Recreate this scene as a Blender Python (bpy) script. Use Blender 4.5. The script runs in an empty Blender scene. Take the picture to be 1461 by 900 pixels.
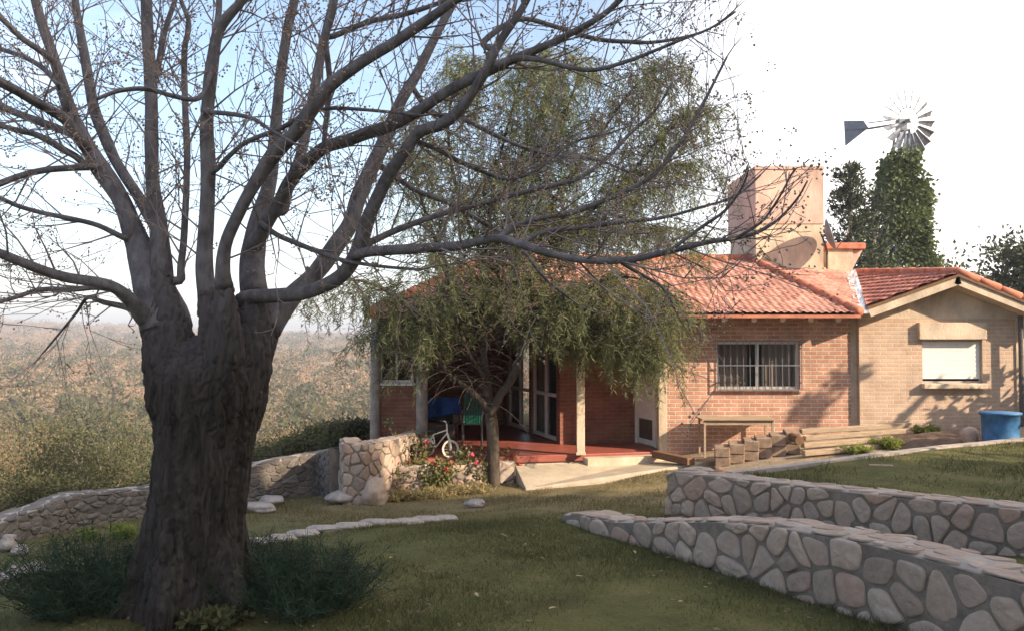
import bpy, bmesh, math, random
import numpy as np
from mathutils import Vector, Matrix, noise
SC = bpy.context.scene
random.seed(7); RNG = np.random.default_rng(11)

# ------------------------------------------------------------------ camera, sky, sun, exposure
F, CX, CY, HZ = 1200.0, 730.5, 450.0, 486.0          # photo pixels; eye is at z = 0
PITCH = math.atan((HZ - CY) / F)
cam = bpy.data.objects.new('camera', bpy.data.cameras.new('camera')); SC.collection.objects.link(cam)
cam.rotation_euler = (math.pi/2 + PITCH, 0, 0)
cam.data.sensor_width = 36; cam.data.lens = 36*F/1461; cam.data.clip_end = 12000; cam.data.clip_start = 0.05
SC.camera = cam
SUN = Vector((1.30, -0.75, 0.78)).normalized()        # direction to the sun
EL, AZ = math.asin(SUN.z), math.atan2(SUN.x, SUN.y)
wd = bpy.data.worlds.new('World'); SC.world = wd; wd.use_nodes = True
nt = wd.node_tree; nt.nodes.clear()
def wn(t, **k):
    n = nt.nodes.new(t)
    for a, b in k.items(): setattr(n, a, b)
    return n
sky = wn('ShaderNodeTexSky', sky_type='NISHITA', sun_disc=False, sun_elevation=EL, sun_rotation=AZ)
sky.air_density = 1.0; sky.dust_density = 1.6; sky.ozone_density = 1.0
tc = wn('ShaderNodeTexCoord'); sep = wn('ShaderNodeSeparateXYZ')
nt.links.new(tc.outputs['Generated'], sep.inputs[0])
mp = wn('ShaderNodeMapping'); mp.inputs['Scale'].default_value = (2.2, 2.2, 6.0)
nz = wn('ShaderNodeTexNoise'); nz.inputs['Scale'].default_value = 1.3; nz.inputs['Detail'].default_value = 7; nz.inputs['Roughness'].default_value = .6
nt.links.new(tc.outputs['Generated'], mp.inputs[0]); nt.links.new(mp.outputs[0], nz.inputs['Vector'])
# a thin bright veil of high cloud that thickens towards the east (right) and the horizon
ax = wn('ShaderNodeMapRange', interpolation_type='SMOOTHSTEP'); ax.inputs[1].default_value = .06; ax.inputs[2].default_value = .40
nt.links.new(sep.outputs['X'], ax.inputs[0])
azm = wn('ShaderNodeMapRange', interpolation_type='SMOOTHSTEP'); azm.inputs[1].default_value = .24; azm.inputs[2].default_value = -.02
azm.inputs[4].default_value = .27
nt.links.new(sep.outputs['Z'], azm.inputs[0])
cl = wn('ShaderNodeMapRange', interpolation_type='SMOOTHSTEP'); cl.inputs[1].default_value = .52; cl.inputs[2].default_value = .72; cl.inputs[4].default_value = .25
nt.links.new(nz.outputs['Fac'], cl.inputs[0])
m1 = wn('ShaderNodeMath', operation='MAXIMUM'); m2 = wn('ShaderNodeMath', operation='ADD', use_clamp=True)
nt.links.new(ax.outputs[0], m1.inputs[0]); nt.links.new(azm.outputs[0], m1.inputs[1])
nt.links.new(m1.outputs[0], m2.inputs[0]); nt.links.new(cl.outputs[0], m2.inputs[1])
mx = wn('ShaderNodeMix', data_type='RGBA'); mx.inputs['B'].default_value = (8.4, 8.0, 7.7, 1)
SKYGAIN = wn('ShaderNodeMix', data_type='RGBA', blend_type='MULTIPLY'); SKYGAIN.inputs[0].default_value = 1
SKYGAIN.inputs['B'].default_value = (1.14, 1.12, 1.10, 1)
nt.links.new(sky.outputs[0], SKYGAIN.inputs['A'])
nt.links.new(m2.outputs[0], mx.inputs[0]); nt.links.new(SKYGAIN.outputs['Result'], mx.inputs['A'])
bg = wn('ShaderNodeBackground'); bg.inputs['Strength'].default_value = 0.142
wo = wn('ShaderNodeOutputWorld')
nt.links.new(mx.outputs['Result'], bg.inputs[0]); nt.links.new(bg.outputs[0], wo.inputs[0])
sl = bpy.data.lights.new('sun', 'SUN'); sl.energy = 5.0; sl.angle = math.radians(.55); sl.color = (1.0, .83, .62)
so = bpy.data.objects.new('sun', sl); SC.collection.objects.link(so)
so.rotation_euler = (-SUN).to_track_quat('-Z', 'Y').to_euler(); so.location = SUN*60
vs = SC.view_settings; vs.view_transform = 'Standard'; vs.look = 'None'; vs.gamma = 1; vs.use_curve_mapping = False
vs.exposure = 1.03
SC.cycles.use_denoising = True; SC.cycles.max_bounces = 6; SC.cycles.transparent_max_bounces = 12
SC.cycles.volume_bounces = 0

# ------------------------------------------------------------------ helpers
def V(*a): return Vector(a)
def ray(px, py):
    cx, cy = (px-CX)/F, (CY-py)/F
    return Vector((cx, math.cos(PITCH)-math.sin(PITCH)*cy, math.sin(PITCH)+math.cos(PITCH)*cy))
def at(px, py, Y):
    r = ray(px, py); return r*(Y/r.y)

ORG = {}
def org(p): return ORG.get(p.name, Vector((0, 0, 0))) if p else Vector((0, 0, 0))
def meta(o, label=None, cat=None, group=None, kind=None):
    for k, v in (('label', label), ('category', cat), ('group', group), ('kind', kind)):
        if v: o[k] = v
    return o
def T(name, label, cat, loc, group=None):
    o = bpy.data.objects.new(name, None); SC.collection.objects.link(o)
    o.location = loc; o.empty_display_size = .2; ORG[o.name] = Vector(loc)
    return meta(o, label, cat, group)
def link(name, me, mat, parent=None, smooth=False):
    o = bpy.data.objects.new(name, me); SC.collection.objects.link(o)
    if mat: me.materials.append(mat)
    if parent: o.parent = parent
    ORG[o.name] = org(parent)
    if smooth: me.polygons.foreach_set('use_smooth', [True]*len(me.polygons))
    return o
def boxuv(me):
    uv = me.uv_layers.new(name='UVMap'); n = len(me.loops)
    co = np.empty(len(me.vertices)*3); me.vertices.foreach_get('co', co); co = co.reshape(-1, 3)
    li = np.empty(n, int); me.loops.foreach_get('vertex_index', li)
    out = np.empty((n, 2))
    for p in me.polygons:
        nn = p.normal; s = slice(p.loop_start, p.loop_start+p.loop_total); c = co[li[s]]
        if abs(nn.z) > .8: out[s] = c[:, :2]
        else:
            t = Vector((-nn.y, nn.x, 0)).normalized()
            out[s, 0] = c[:, 0]*t.x + c[:, 1]*t.y; out[s, 1] = c[:, 2]
    uv.data.foreach_set('uv', out.ravel())
def smooth_path(pts, rad, k=4):
    P = [Vector(p) for p in pts]; out = []; ro = []
    for i in range(len(P)-1):
        p0, p1, p2, p3 = P[max(i-1, 0)], P[i], P[i+1], P[min(i+2, len(P)-1)]
        for j in range(k):
            t = j/k
            out.append(.5*((2*p1)+(p2-p0)*t+(2*p0-5*p1+4*p2-p3)*t*t+(3*p1-p0-3*p2+p3)*t**3))
            ro.append(rad[i]*(1-t)+rad[i+1]*t)
    out.append(P[-1]); ro.append(rad[-1]); return out, ro
class MB:
    def __init__(s): s.v = []; s.f = []
    def add(s, vs, fs):
        o = len(s.v); s.v.extend([tuple(v) for v in vs]); s.f.extend([tuple(i+o for i in f) for f in fs])
    def box(s, lo, hi, M=None):
        (a, b, c), (d, e, f) = lo, hi
        vs = [V(a,b,c),V(d,b,c),V(d,e,c),V(a,e,c),V(a,b,f),V(d,b,f),V(d,e,f),V(a,e,f)]
        if M: vs = [M @ v for v in vs]
        s.add(vs, [(0,3,2,1),(4,5,6,7),(0,1,5,4),(1,2,6,5),(2,3,7,6),(3,0,4,7)])
    def bar(s, a, b, w, h, up=(0, 0, 1)):
        a, b = Vector(a), Vector(b); d = (b-a); L = d.length; d.normalize()
        u = Vector(up); r = d.cross(u)
        if r.length < 1e-4: r = d.cross(V(1, 0, 0))
        r.normalize(); u = r.cross(d)
        M = Matrix((r, d, u)).transposed().to_4x4(); M.translation = a
        s.box((-w/2, 0, -h/2), (w/2, L, h/2), M)
    def tube(s, pts, rad, n=8, cap=True, wob=0, closed=False):
        pts = [Vector(p) for p in pts]
        if not hasattr(rad, '__len__'): rad = [rad]*len(pts)
        m = len(pts); o = len(s.v)
        t = (pts[1]-pts[0]).normalized(); ref = V(0, 0, 1) if abs(t.z) < .9 else V(1, 0, 0)
        u = t.cross(ref).normalized()
        for i in range(m):
            if closed: t = (pts[(i+1) % m]-pts[i-1]).normalized()
            else: t = (pts[min(i+1, m-1)]-pts[max(i-1, 0)]).normalized()
            u = (u - t*u.dot(t)).normalized(); w = t.cross(u)
            for j in range(n):
                a = 2*math.pi*j/n; r = rad[i]
                if wob: r *= 1 + wob*noise.noise(pts[i]*4 + V(math.cos(a), math.sin(a), 0)*1.3)
                s.v.append(tuple(pts[i] + (u*math.cos(a)+w*math.sin(a))*r))
        for i in range(m if closed else m-1):
            k = (i+1) % m
            for j in range(n):
                s.f.append((o+i*n+j, o+i*n+(j+1) % n, o+k*n+(j+1) % n, o+k*n+j))
        if cap and not closed:
            s.f.append(tuple(o+j for j in range(n))[::-1]); s.f.append(tuple(o+(m-1)*n+j for j in range(n)))
    def disc(s, c, nrm, r, h, n=20, r2=None):
        nrm = Vector(nrm).normalized(); s.tube([Vector(c)-nrm*h/2, Vector(c)+nrm*h/2], [r, r if r2 is None else r2], n)
    def ball(s, c, r, n=8, m=6, sc=(1, 1, 1)):
        c = Vector(c); vs = []; fs = []
        for i in range(m+1):
            th = math.pi*i/m
            for j in range(n):
                ph = 2*math.pi*j/n
                vs.append(c+V(r*sc[0]*math.sin(th)*math.cos(ph), r*sc[1]*math.sin(th)*math.sin(ph), r*sc[2]*math.cos(th)))
        for i in range(m):
            for j in range(n): fs.append((i*n+j, (i+1)*n+j, (i+1)*n+(j+1) % n, i*n+(j+1) % n))
        s.add(vs, fs)
    def mesh(s, name, off):
        me = bpy.data.meshes.new(name); ox, oy, oz = off
        me.from_pydata([(x-ox, y-oy, z-oz) for x, y, z in s.v], [], s.f); me.update()
        return me
    def build(s, name, mat, parent=None, smooth=False, bevel=0, uv=True, weld=False):
        me = s.mesh(name, org(parent))
        if weld or not smooth:
            bm = bmesh.new(); bm.from_mesh(me)
            if weld: bmesh.ops.remove_doubles(bm, verts=bm.verts, dist=1e-5)
            bmesh.ops.recalc_face_normals(bm, faces=bm.faces); bm.to_mesh(me); bm.free()
        if uv: boxuv(me)
        o = link(name, me, mat, parent, smooth)
        if bevel:
            md = o.modifiers.new('bevel', 'BEVEL'); md.width = bevel; md.segments = 2; md.limit_method = 'ANGLE'
        return o
def quads(name, Q, mat, parent=None, tri=False):
    """one mesh from an (n, 3|4, 3) array of loose faces"""
    k = 3 if tri else 4; n = len(Q); me = bpy.data.meshes.new(name)
    Q = np.asarray(Q, float).reshape(-1, 3) - np.array(org(parent))
    me.vertices.add(n*k); me.vertices.foreach_set('co', Q.ravel())
    me.loops.add(n*k); me.loops.foreach_set('vertex_index', np.arange(n*k))
    me.polygons.add(n); me.polygons.foreach_set('loop_start', np.arange(n)*k)
    me.update(calc_edges=True)
    return link(name, me, mat, parent)
def unit(a): return a/np.maximum(np.linalg.norm(a, axis=-1, keepdims=True), 1e-9)
def leaves(P, D, L, W, flat=None):
    """rhombus leaves: base P, direction D, length L, width W -> (n,4,3)"""
    n = len(P); D = unit(D); S = unit(np.cross(D, RNG.normal(size=(n, 3)) if flat is None else flat))
    L = np.broadcast_to(L, n)[:, None]; W = np.broadcast_to(W, n)[:, None]
    mid = P + D*L*.45
    return np.stack([P, mid+S*W/2, P+D*L, mid-S*W/2], 1)
def copy_tree(o, parent=None, **kw):
    c = o.copy(); SC.collection.objects.link(c)
    if parent: c.parent = parent
    for ch in list(o.children): copy_tree(ch, c)
    return c

# ------------------------------------------------------------------ materials
def mat(name, col, rough=.8, var=.15, scale=6, bump=0, bscale=40, island=0, hue=None, metal=0, coords='Object', spec=.3, trans=0, col2=None, stretch=None, detail=6):
    m = bpy.data.materials.new(name); m.use_nodes = True; n = m.node_tree; N = n.nodes; b = N['Principled BSDF']
    b.inputs['Roughness'].default_value = rough; b.inputs['Metallic'].default_value = metal
    b.inputs['Specular IOR Level'].default_value = spec
    tc = N.new('ShaderNodeTexCoord'); vec = tc.outputs[coords]
    if stretch:
        mp = N.new('ShaderNodeMapping'); mp.inputs['Scale'].default_value = stretch; n.links.new(vec, mp.inputs[0]); vec = mp.outputs[0]
    tx = N.new('ShaderNodeTexNoise'); tx.inputs['Scale'].default_value = scale; tx.inputs['Detail'].default_value = detail; tx.inputs['Roughness'].default_value = .65
    n.links.new(vec, tx.inputs['Vector'])
    c2 = col2 or tuple(min(1, c*(1+2.2*var)) for c in col); c1 = tuple(c*(1-var) for c in col)
    rp = N.new('ShaderNodeValToRGB'); e = rp.color_ramp.elements
    e[0].position = .32; e[0].color = (*c1, 1); e[1].position = .70; e[1].color = (*c2, 1)
    n.links.new(tx.outputs['Fac'], rp.inputs[0]); out = rp.outputs[0]
    if island:
        g = N.new('ShaderNodeNewGeometry'); r2 = N.new('ShaderNodeValToRGB'); r2.color_ramp.interpolation = 'LINEAR'
        cols = hue or [tuple(c*(1-island) for c in col), tuple(c*(1+island) for c in col)]
        r2.color_ramp.elements[0].color = (*cols[0], 1); r2.color_ramp.elements[1].color = (*cols[-1], 1)
        for i, c in enumerate(cols[1:-1]):
            el = r2.color_ramp.elements.new((i+1)/(len(cols)-1)); el.color = (*c, 1)
        n.links.new(g.outputs['Random Per Island'], r2.inputs[0])
        mx = N.new('ShaderNodeMix'); mx.data_type = 'RGBA'; mx.inputs[0].default_value = .72
        n.links.new(out, mx.inputs['A']); n.links.new(r2.outputs[0], mx.inputs['B']); out = mx.outputs['Result']
    n.links.new(out, b.inputs['Base Color'])
    if bump:
        t2 = N.new('ShaderNodeTexNoise'); t2.inputs['Scale'].default_value = bscale; t2.inputs['Detail'].default_value = 8; t2.inputs['Roughness'].default_value = .7
        n.links.new(vec, t2.inputs['Vector'])
        bp = N.new('ShaderNodeBump'); bp.inputs['Strength'].default_value = bump; bp.inputs['Distance'].default_value = .02
        n.links.new(t2.outputs['Fac'], bp.inputs['Height']); n.links.new(bp.outputs[0], b.inputs['Normal'])
    if trans:
        tr = N.new('ShaderNodeBsdfTranslucent'); n.links.new(out, tr.inputs[0]); ms = N.new('ShaderNodeMixShader'); ms.inputs[0].default_value = trans
        n.links.new(b.outputs[0], ms.inputs[1]); n.links.new(tr.outputs[0], ms.inputs[2]); n.links.new(ms.outputs[0], N['Material Output'].inputs[0])
    return m
def mat_brick(name, c1, c2, mortar, bw=.225, rh=.073, ms=.012, smear=0, smearcol=None):
    m = bpy.data.materials.new(name); m.use_nodes = True; n = m.node_tree; N = n.nodes; b = N['Principled BSDF']
    b.inputs['Roughness'].default_value = .88; b.inputs['Specular IOR Level'].default_value = .2
    uv = N.new('ShaderNodeTexCoord'); wob = N.new('ShaderNodeTexNoise'); wob.inputs['Scale'].default_value = 9; wob.inputs['Detail'].default_value = 4
    n.links.new(uv.outputs['UV'], wob.inputs['Vector'])
    ma = N.new('ShaderNodeVectorMath'); ma.operation = 'MULTIPLY_ADD'; ma.inputs[1].default_value = (.016, .016, 0)
    n.links.new(wob.outputs['Color'], ma.inputs[0]); n.links.new(uv.outputs['UV'], ma.inputs[2])
    bt = N.new('ShaderNodeTexBrick'); n.links.new(ma.outputs[0], bt.inputs['Vector'])
    bt.inputs['Scale'].default_value = 1; bt.inputs['Brick Width'].default_value = bw; bt.inputs['Row Height'].default_value = rh
    bt.inputs['Mortar Size'].default_value = ms; bt.inputs['Mortar Smooth'].default_value = .4; bt.inputs['Bias'].default_value = 0
    bt.inputs['Color1'].default_value = (*c1, 1); bt.inputs['Color2'].default_value = (*c2, 1); bt.inputs['Mortar'].default_value = (*mortar, 1)
    ns = N.new('ShaderNodeTexNoise'); ns.inputs['Scale'].default_value = 2.2; ns.inputs['Detail'].default_value = 8; ns.inputs['Roughness'].default_value = .7
    n.links.new(uv.outputs['UV'], ns.inputs['Vector'])
    rp = N.new('ShaderNodeValToRGB'); rp.color_ramp.elements[0].color = (.62, .6, .6, 1); rp.color_ramp.elements[1].color = (1.25, 1.22, 1.2, 1)
    rp.color_ramp.elements[0].position = .3; rp.color_ramp.elements[1].position = .7
    n.links.new(ns.outputs['Fac'], rp.inputs[0])
    mu = N.new('ShaderNodeMix'); mu.data_type = 'RGBA'; mu.blend_type = 'MULTIPLY'; mu.inputs[0].default_value = 1
    n.links.new(bt.outputs['Color'], mu.inputs['A']); n.links.new(rp.outputs[0], mu.inputs['B']); out = mu.outputs['Result']
    if smear:
        n2 = N.new('ShaderNodeTexNoise'); n2.inputs['Scale'].default_value = 3.5; n2.inputs['Detail'].default_value = 9; n2.inputs['Roughness'].default_value = .75
        n.links.new(uv.outputs['UV'], n2.inputs['Vector'])
        r2 = N.new('ShaderNodeMapRange'); r2.inputs[1].default_value = .38; r2.inputs[2].default_value = .68; r2.inputs[3].default_value = smear*.35; r2.inputs[4].default_value = min(1, smear*1.3)
        n.links.new(n2.outputs['Fac'], r2.inputs[0])
        mm = N.new('ShaderNodeMix'); mm.data_type = 'RGBA'; mm.inputs['B'].default_value = (*smearcol, 1)
        n.links.new(r2.outputs[0], mm.inputs[0]); n.links.new(out, mm.inputs['A']); out = mm.outputs['Result']
    n.links.new(out, b.inputs['Base Color'])
    ad = N.new('ShaderNodeMath'); ad.operation = 'MULTIPLY_ADD'; ad.inputs[1].default_value = -1.0
    n.links.new(bt.outputs['Fac'], ad.inputs[0]); n.links.new(ns.outputs['Fac'], ad.inputs[2])
    bp = N.new('ShaderNodeBump'); bp.inputs['Strength'].default_value = .8 if not smear else .45; bp.inputs['Distance'].default_value = .012
    n.links.new(ad.outputs[0], bp.inputs['Height']); n.links.new(bp.outputs[0], b.inputs['Normal'])
    return m
def mat_tile(name, cols, pu, pv):
    m = bpy.data.materials.new(name); m.use_nodes = True; n = m.node_tree; N = n.nodes; b = N['Principled BSDF']
    b.inputs['Roughness'].default_value = .75; b.inputs['Specular IOR Level'].default_value = .3
    uv = N.new('ShaderNodeTexCoord'); mp = N.new('ShaderNodeMapping'); mp.inputs['Scale'].default_value = (1/pu, 1/pv, 0)
    n.links.new(uv.outputs['UV'], mp.inputs[0])
    fl = N.new('ShaderNodeVectorMath'); fl.operation = 'FLOOR'; n.links.new(mp.outputs[0], fl.inputs[0])
    wn_ = N.new('ShaderNodeTexWhiteNoise'); n.links.new(fl.outputs[0], wn_.inputs['Vector'])
    rp = N.new('ShaderNodeValToRGB'); e = rp.color_ramp.elements; e[0].color = (*cols[0], 1); e[1].color = (*cols[-1], 1)
    for i, c in enumerate(cols[1:-1]): rp.color_ramp.elements.new((i+1)/(len(cols)-1)).color = (*c, 1)
    n.links.new(wn_.outputs['Value'], rp.inputs[0])
    ns = N.new('ShaderNodeTexNoise'); ns.inputs['Scale'].default_value = 1.6; ns.inputs['Detail'].default_value = 9; ns.inputs['Roughness'].default_value = .72
    n.links.new(uv.outputs['UV'], ns.inputs['Vector'])
    r2 = N.new('ShaderNodeValToRGB'); r2.color_ramp.elements[0].color = (.6, .58, .56, 1); r2.color_ramp.elements[1].color = (1.25, 1.2, 1.18, 1)
    r2.color_ramp.elements[0].position = .3; r2.color_ramp.elements[1].position = .68
    n.links.new(ns.outputs['Fac'], r2.inputs[0])
    mu = N.new('ShaderNodeMix'); mu.data_type = 'RGBA'; mu.blend_type = 'MULTIPLY'; mu.inputs[0].default_value = 1
    n.links.new(rp.outputs[0], mu.inputs['A']); n.links.new(r2.outputs[0], mu.inputs['B']); n.links.new(mu.outputs['Result'], b.inputs['Base Color'])
    return m
def mat_glass(name, alpha=.55):
    m = bpy.data.materials.new(name); m.use_nodes = True; b = m.node_tree.nodes['Principled BSDF']
    b.inputs['Base Color'].default_value = (.02, .022, .025, 1); b.inputs['Roughness'].default_value = .06; b.inputs['Alpha'].default_value = alpha
    return m

M = {}
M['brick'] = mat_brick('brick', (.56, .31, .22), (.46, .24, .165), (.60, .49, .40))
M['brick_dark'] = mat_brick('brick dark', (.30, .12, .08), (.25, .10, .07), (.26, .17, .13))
M['brick_pale'] = mat_brick('pale brick', (.56, .36, .25), (.48, .29, .20), (.56, .45, .35), smear=.55, smearcol=(.58, .47, .36))
M['concrete'] = mat('concrete', (.40, .32, .25), .9, .16, 5, .4, 30)
M['render_beige'] = mat('beige render', (.50, .395, .295), .9, .24, 2.2, .6, 25, stretch=(1, 1, .6))
M['render_pink'] = mat('terracotta render', (.50, .345, .28), .9, .24, 2.0, .5, 20, stretch=(1, 1, .5))
M['ramp'] = mat('ramp concrete', (.42, .345, .26), .9, .12, 3, .5, 30)
M['tile'] = mat_tile('roof tile', [(.45, .225, .175), (.53, .275, .215), (.56, .31, .245), (.40, .195, .15), (.51, .26, .205)], .13, .235)
M['tile_dark'] = mat_tile('old roof tile', [(.40, .16, .115), (.48, .20, .145), (.36, .135, .10), (.44, .18, .13)], .13, .235)
M['ridge'] = mat('ridge tile', (.44, .16, .10), .8, .2, 6, .4, 25)
M['floor_red'] = mat('red porch floor', (.30, .085, .06), .45, .15, 3, .15, 20, spec=.5)
M['wood_dark'] = mat('dark wood', (.16, .085, .05), .7, .25, 5, .3, 40, stretch=(8, 1, 8))
M['wood_end'] = mat('pale wood end', (.62, .50, .38), .8, .12, 20)
M['wood_grey'] = mat('weathered timber', (.36, .265, .18), .85, .2, 4, .5, 30, stretch=(1, 9, 9))
M['block'] = mat('brown block', (.25, .175, .125), .9, .25, 9, .6, 30)
M['white'] = mat('white paint', (.74, .70, .66), .55, .05, 8)
M['shutter'] = mat('white shutter', (.80, .77, .72), .6, .04, 10)
M['alu'] = mat('aluminium', (.62, .60, .58), .4, .06, 10, metal=.6)
M['iron'] = mat('iron bar', (.10, .085, .08), .6, .2, 20)
M['flash'] = mat('silver flashing', (.62, .63, .66), .35, .1, 12, .6, 25, metal=.75)
M['curtain'] = mat('curtain', (.36, .30, .26), .9, .18, 7, .6, 14, stretch=(9, 1, .4))
M['glass'] = mat_glass('glass', .22); M['glass_dark'] = mat_glass('dark glass', .8)
M['armchair'] = mat('dark wicker', (.045, .03, .025), .8, .3, 30)
M['interior'] = mat('interior', (.10, .075, .06), .9, .1)
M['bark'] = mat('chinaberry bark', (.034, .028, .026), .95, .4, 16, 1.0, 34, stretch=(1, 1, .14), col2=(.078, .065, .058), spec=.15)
M['limb'] = mat('chinaberry limb bark', (.12, .105, .112), .9, .3, 14, .8, 40, stretch=(1, 1, .5), col2=(.22, .20, .205), spec=.2)
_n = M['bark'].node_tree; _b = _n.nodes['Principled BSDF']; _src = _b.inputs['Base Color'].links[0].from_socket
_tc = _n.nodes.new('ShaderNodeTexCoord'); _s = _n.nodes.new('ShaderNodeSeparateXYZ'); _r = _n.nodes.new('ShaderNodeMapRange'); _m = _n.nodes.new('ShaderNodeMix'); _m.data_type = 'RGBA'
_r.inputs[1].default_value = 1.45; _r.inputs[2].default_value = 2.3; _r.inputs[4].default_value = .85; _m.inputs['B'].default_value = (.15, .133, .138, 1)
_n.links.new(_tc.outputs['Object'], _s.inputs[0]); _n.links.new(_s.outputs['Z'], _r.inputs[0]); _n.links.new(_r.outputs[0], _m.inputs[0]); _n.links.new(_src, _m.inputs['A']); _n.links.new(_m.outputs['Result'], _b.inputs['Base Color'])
M['twig'] = mat('twig', (.21, .165, .155), .9, .2, 10)
M['berry'] = mat('dry berries', (.27, .18, .11), .7, .2, 30, island=.5, hue=[(.20, .125, .085), (.34, .24, .16), (.42, .32, .22), (.26, .165, .12)])
M['pepper_bark'] = mat('pepper tree bark', (.06, .045, .035), .95, .35, 12, 1.0, 30, stretch=(1, 1, .35), col2=(.12, .09, .07))
M['pepper'] = mat('pepper leaves', (.10, .12, .05), .6, .25, 2, island=1, hue=[(.12, .145, .075), (.18, .20, .09), (.25, .255, .11), (.15, .185, .11), (.31, .285, .13)], trans=.5)
M['ivy'] = mat('ivy', (.07, .10, .035), .6, .3, 2, island=1, hue=[(.07, .10, .04), (.12, .16, .055), (.19, .22, .08), (.09, .125, .05)], trans=.3)
M['pine'] = mat('dark foliage', (.045, .06, .035), .7, .3, 1, island=1, hue=[(.03, .042, .026), (.055, .07, .04), (.075, .085, .045)], trans=.15)
M['bush'] = mat('bush leaves', (.08, .085, .035), .7, .3, 1, island=1, hue=[(.035, .042, .018), (.07, .074, .03), (.12, .11, .045), (.10, .075, .038)], trans=.25)
M['bush_dry'] = mat('dry bush leaves', (.2, .15, .08), .8, .3, 1, island=1, hue=[(.13, .085, .045), (.23, .16, .085), (.31, .22, .115), (.15, .12, .055)], trans=.2)
M['fern'] = mat('feathery plant', (.022, .052, .032), .8, .3, 3, island=1, hue=[(.016, .029, .018), (.027, .048, .027), (.038, .06, .031), (.08, .066, .036)], trans=.2)
M['lit_weed'] = mat('pale weed', (.24, .27, .06), .7, .2, 3, island=1, hue=[(.17, .21, .05), (.30, .32, .08)], trans=.4)
M['rose_leaf'] = mat('rose leaves', (.12, .15, .05), .6, .2, 3, island=1, hue=[(.07, .10, .03), (.14, .17, .055), (.22, .18, .07), (.24, .10, .05)], trans=.3)
M['petal_pink'] = mat('pink petals', (.72, .17, .24), .6, .2, 20, island=.4, trans=.3)
M['petal_red'] = mat('red petals', (.58, .09, .08), .6, .2, 20, island=.4, trans=.3)
M['stone'] = mat('fieldstone', (.33, .26, .215), .9, .38, 13, .6, 35, island=1, hue=[(.235, .17, .13), (.40, .29, .22), (.47, .35, .275), (.31, .25, .205), (.41, .255, .185), (.26, .195, .15), (.50, .385, .305), (.36, .255, .20)], spec=.25)
M['stone_grey'] = mat('dry stone', (.26, .225, .205), .95, .25, 7, .7, 35, island=1, hue=[(.06, .052, .046), (.12, .105, .092), (.17, .145, .13), (.09, .078, .068)], spec=.2)
M['mortar'] = mat('mortar', (.205, .165, .135), .95, .2, 9, .8, 45)
M['mortar_top'] = mat('pale mortar', (.36, .305, .265), .95, .14, 7, .7, 35)
M['rock'] = mat('rock', (.30, .255, .23), .95, .25, 5, .8, 20)
M['blue_plastic'] = mat('blue plastic', (.04, .13, .27), .55, .3, 5, spec=.4)
M['blue_cloth'] = mat('blue cloth', (.02, .065, .26), .85, .2, 5, .3, 30)
M['green_plastic'] = mat('green cord', (.03, .26, .20), .5, .1, 5)
M['black'] = mat('black rubber', (.025, .023, .022), .7, .1, 8)
M['cream'] = mat('cream paint', (.70, .63, .52), .5, .06, 8)
M['galv'] = mat('galvanised steel', (.18, .19, .215), .5, .12, 6, metal=.35)
M['soil'] = mat('soil', (.13, .085, .06), 1, .3, 4, 1, 20)
M['clay_pot'] = mat('dark pot', (.06, .04, .035), .7, .2, 5)
HAZE = 0.0007
# ------------------------------------------------------------------ terrain
CTRL = np.array([(-2,0,-1.62),(3,0,-1.6),(0,3,-1.68),(-2,5.5,-1.76),(2.2,5.2,-1.75),(.56,9,-1.93),(-2.2,12.6,-2.46),(0,13,-2.36),
 (2,13.3,-2.22),(-6,9.5,-2.42),(-8,6,-2.2),(-4,14,-2.62),(3.4,13,-2.0),(3.5,15,-2.03),(6.2,13.5,-1.74),(6.2,15.2,-1.68),(9,13,-1.60),(9,15,-1.56),
 (13,12,-1.45),(8,9,-1.72),(4,9,-1.95),(12,4,-1.3),(12,-6,-1.2),(-2,-8,-1.5),(-9,-4,-1.8),(0,20,-2.05),(7,20,-1.6),(-3,18,-2.7),(14,20,-1.3),(5,6.5,-1.78)], float)
def _tps(r): return np.where(r > 1e-9, r*r*np.log(np.maximum(r, 1e-9)), 0)
_n = len(CTRL); _K = _tps(np.linalg.norm(CTRL[:, None, :2]-CTRL[None, :, :2], axis=2)) + np.eye(_n)*.4
_A = np.zeros((_n+3, _n+3)); _A[:_n, :_n] = _K; _A[:_n, _n] = 1; _A[:_n, _n+1:] = CTRL[:, :2]; _A[_n, :_n] = 1; _A[_n+1:, :_n] = CTRL[:, :2].T
_w = np.linalg.solve(_A, np.r_[CTRL[:, 2], 0, 0, 0])
def garden_z(x, y):
    x = np.clip(np.asarray(x, float), -9, 15); y = np.clip(np.asarray(y, float), -9, 21)
    r = np.sqrt((x[..., None]-CTRL[:, 0])**2 + (y[..., None]-CTRL[:, 1])**2)
    return (_tps(r)*_w[:_n]).sum(-1) + _w[_n] + _w[_n+1]*x + _w[_n+2]*y
def hit(px, py, dz=0):
    r = ray(px, py); lo, hi = .5, 60
    t = lo
    while t < hi:
        p = r*t
        if p.z < float(garden_z(p.x, p.y))+dz: break
        t += .01
    return r*t
BW = [V(-16, 3.2, 0), V(-9.5, 7.4, 0), hit(0, 778), hit(110, 752), hit(215, 734), hit(370, 716), hit(452, 704), V(-2.95, 13.7, 0)]
GPOLY = [(p.x, p.y) for p in BW] + [(-2.75, 22), (0, 23), (12, 24), (30, 60), (150, 60), (150, -80), (-60, -80), (-50, -18)]
_gp = np.array(GPOLY)
def inside(x, y, poly=_gp):
    x = np.asarray(x, float); y = np.asarray(y, float); c = np.zeros(x.shape, bool)
    for (x0, y0), (x1, y1) in zip(poly, np.roll(poly, -1, 0)):
        if y0 == y1: continue
        c ^= ((y0 > y) != (y1 > y)) & (x < (x1-x0)*(y-y0)/(y1-y0)+x0)
    return c
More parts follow.
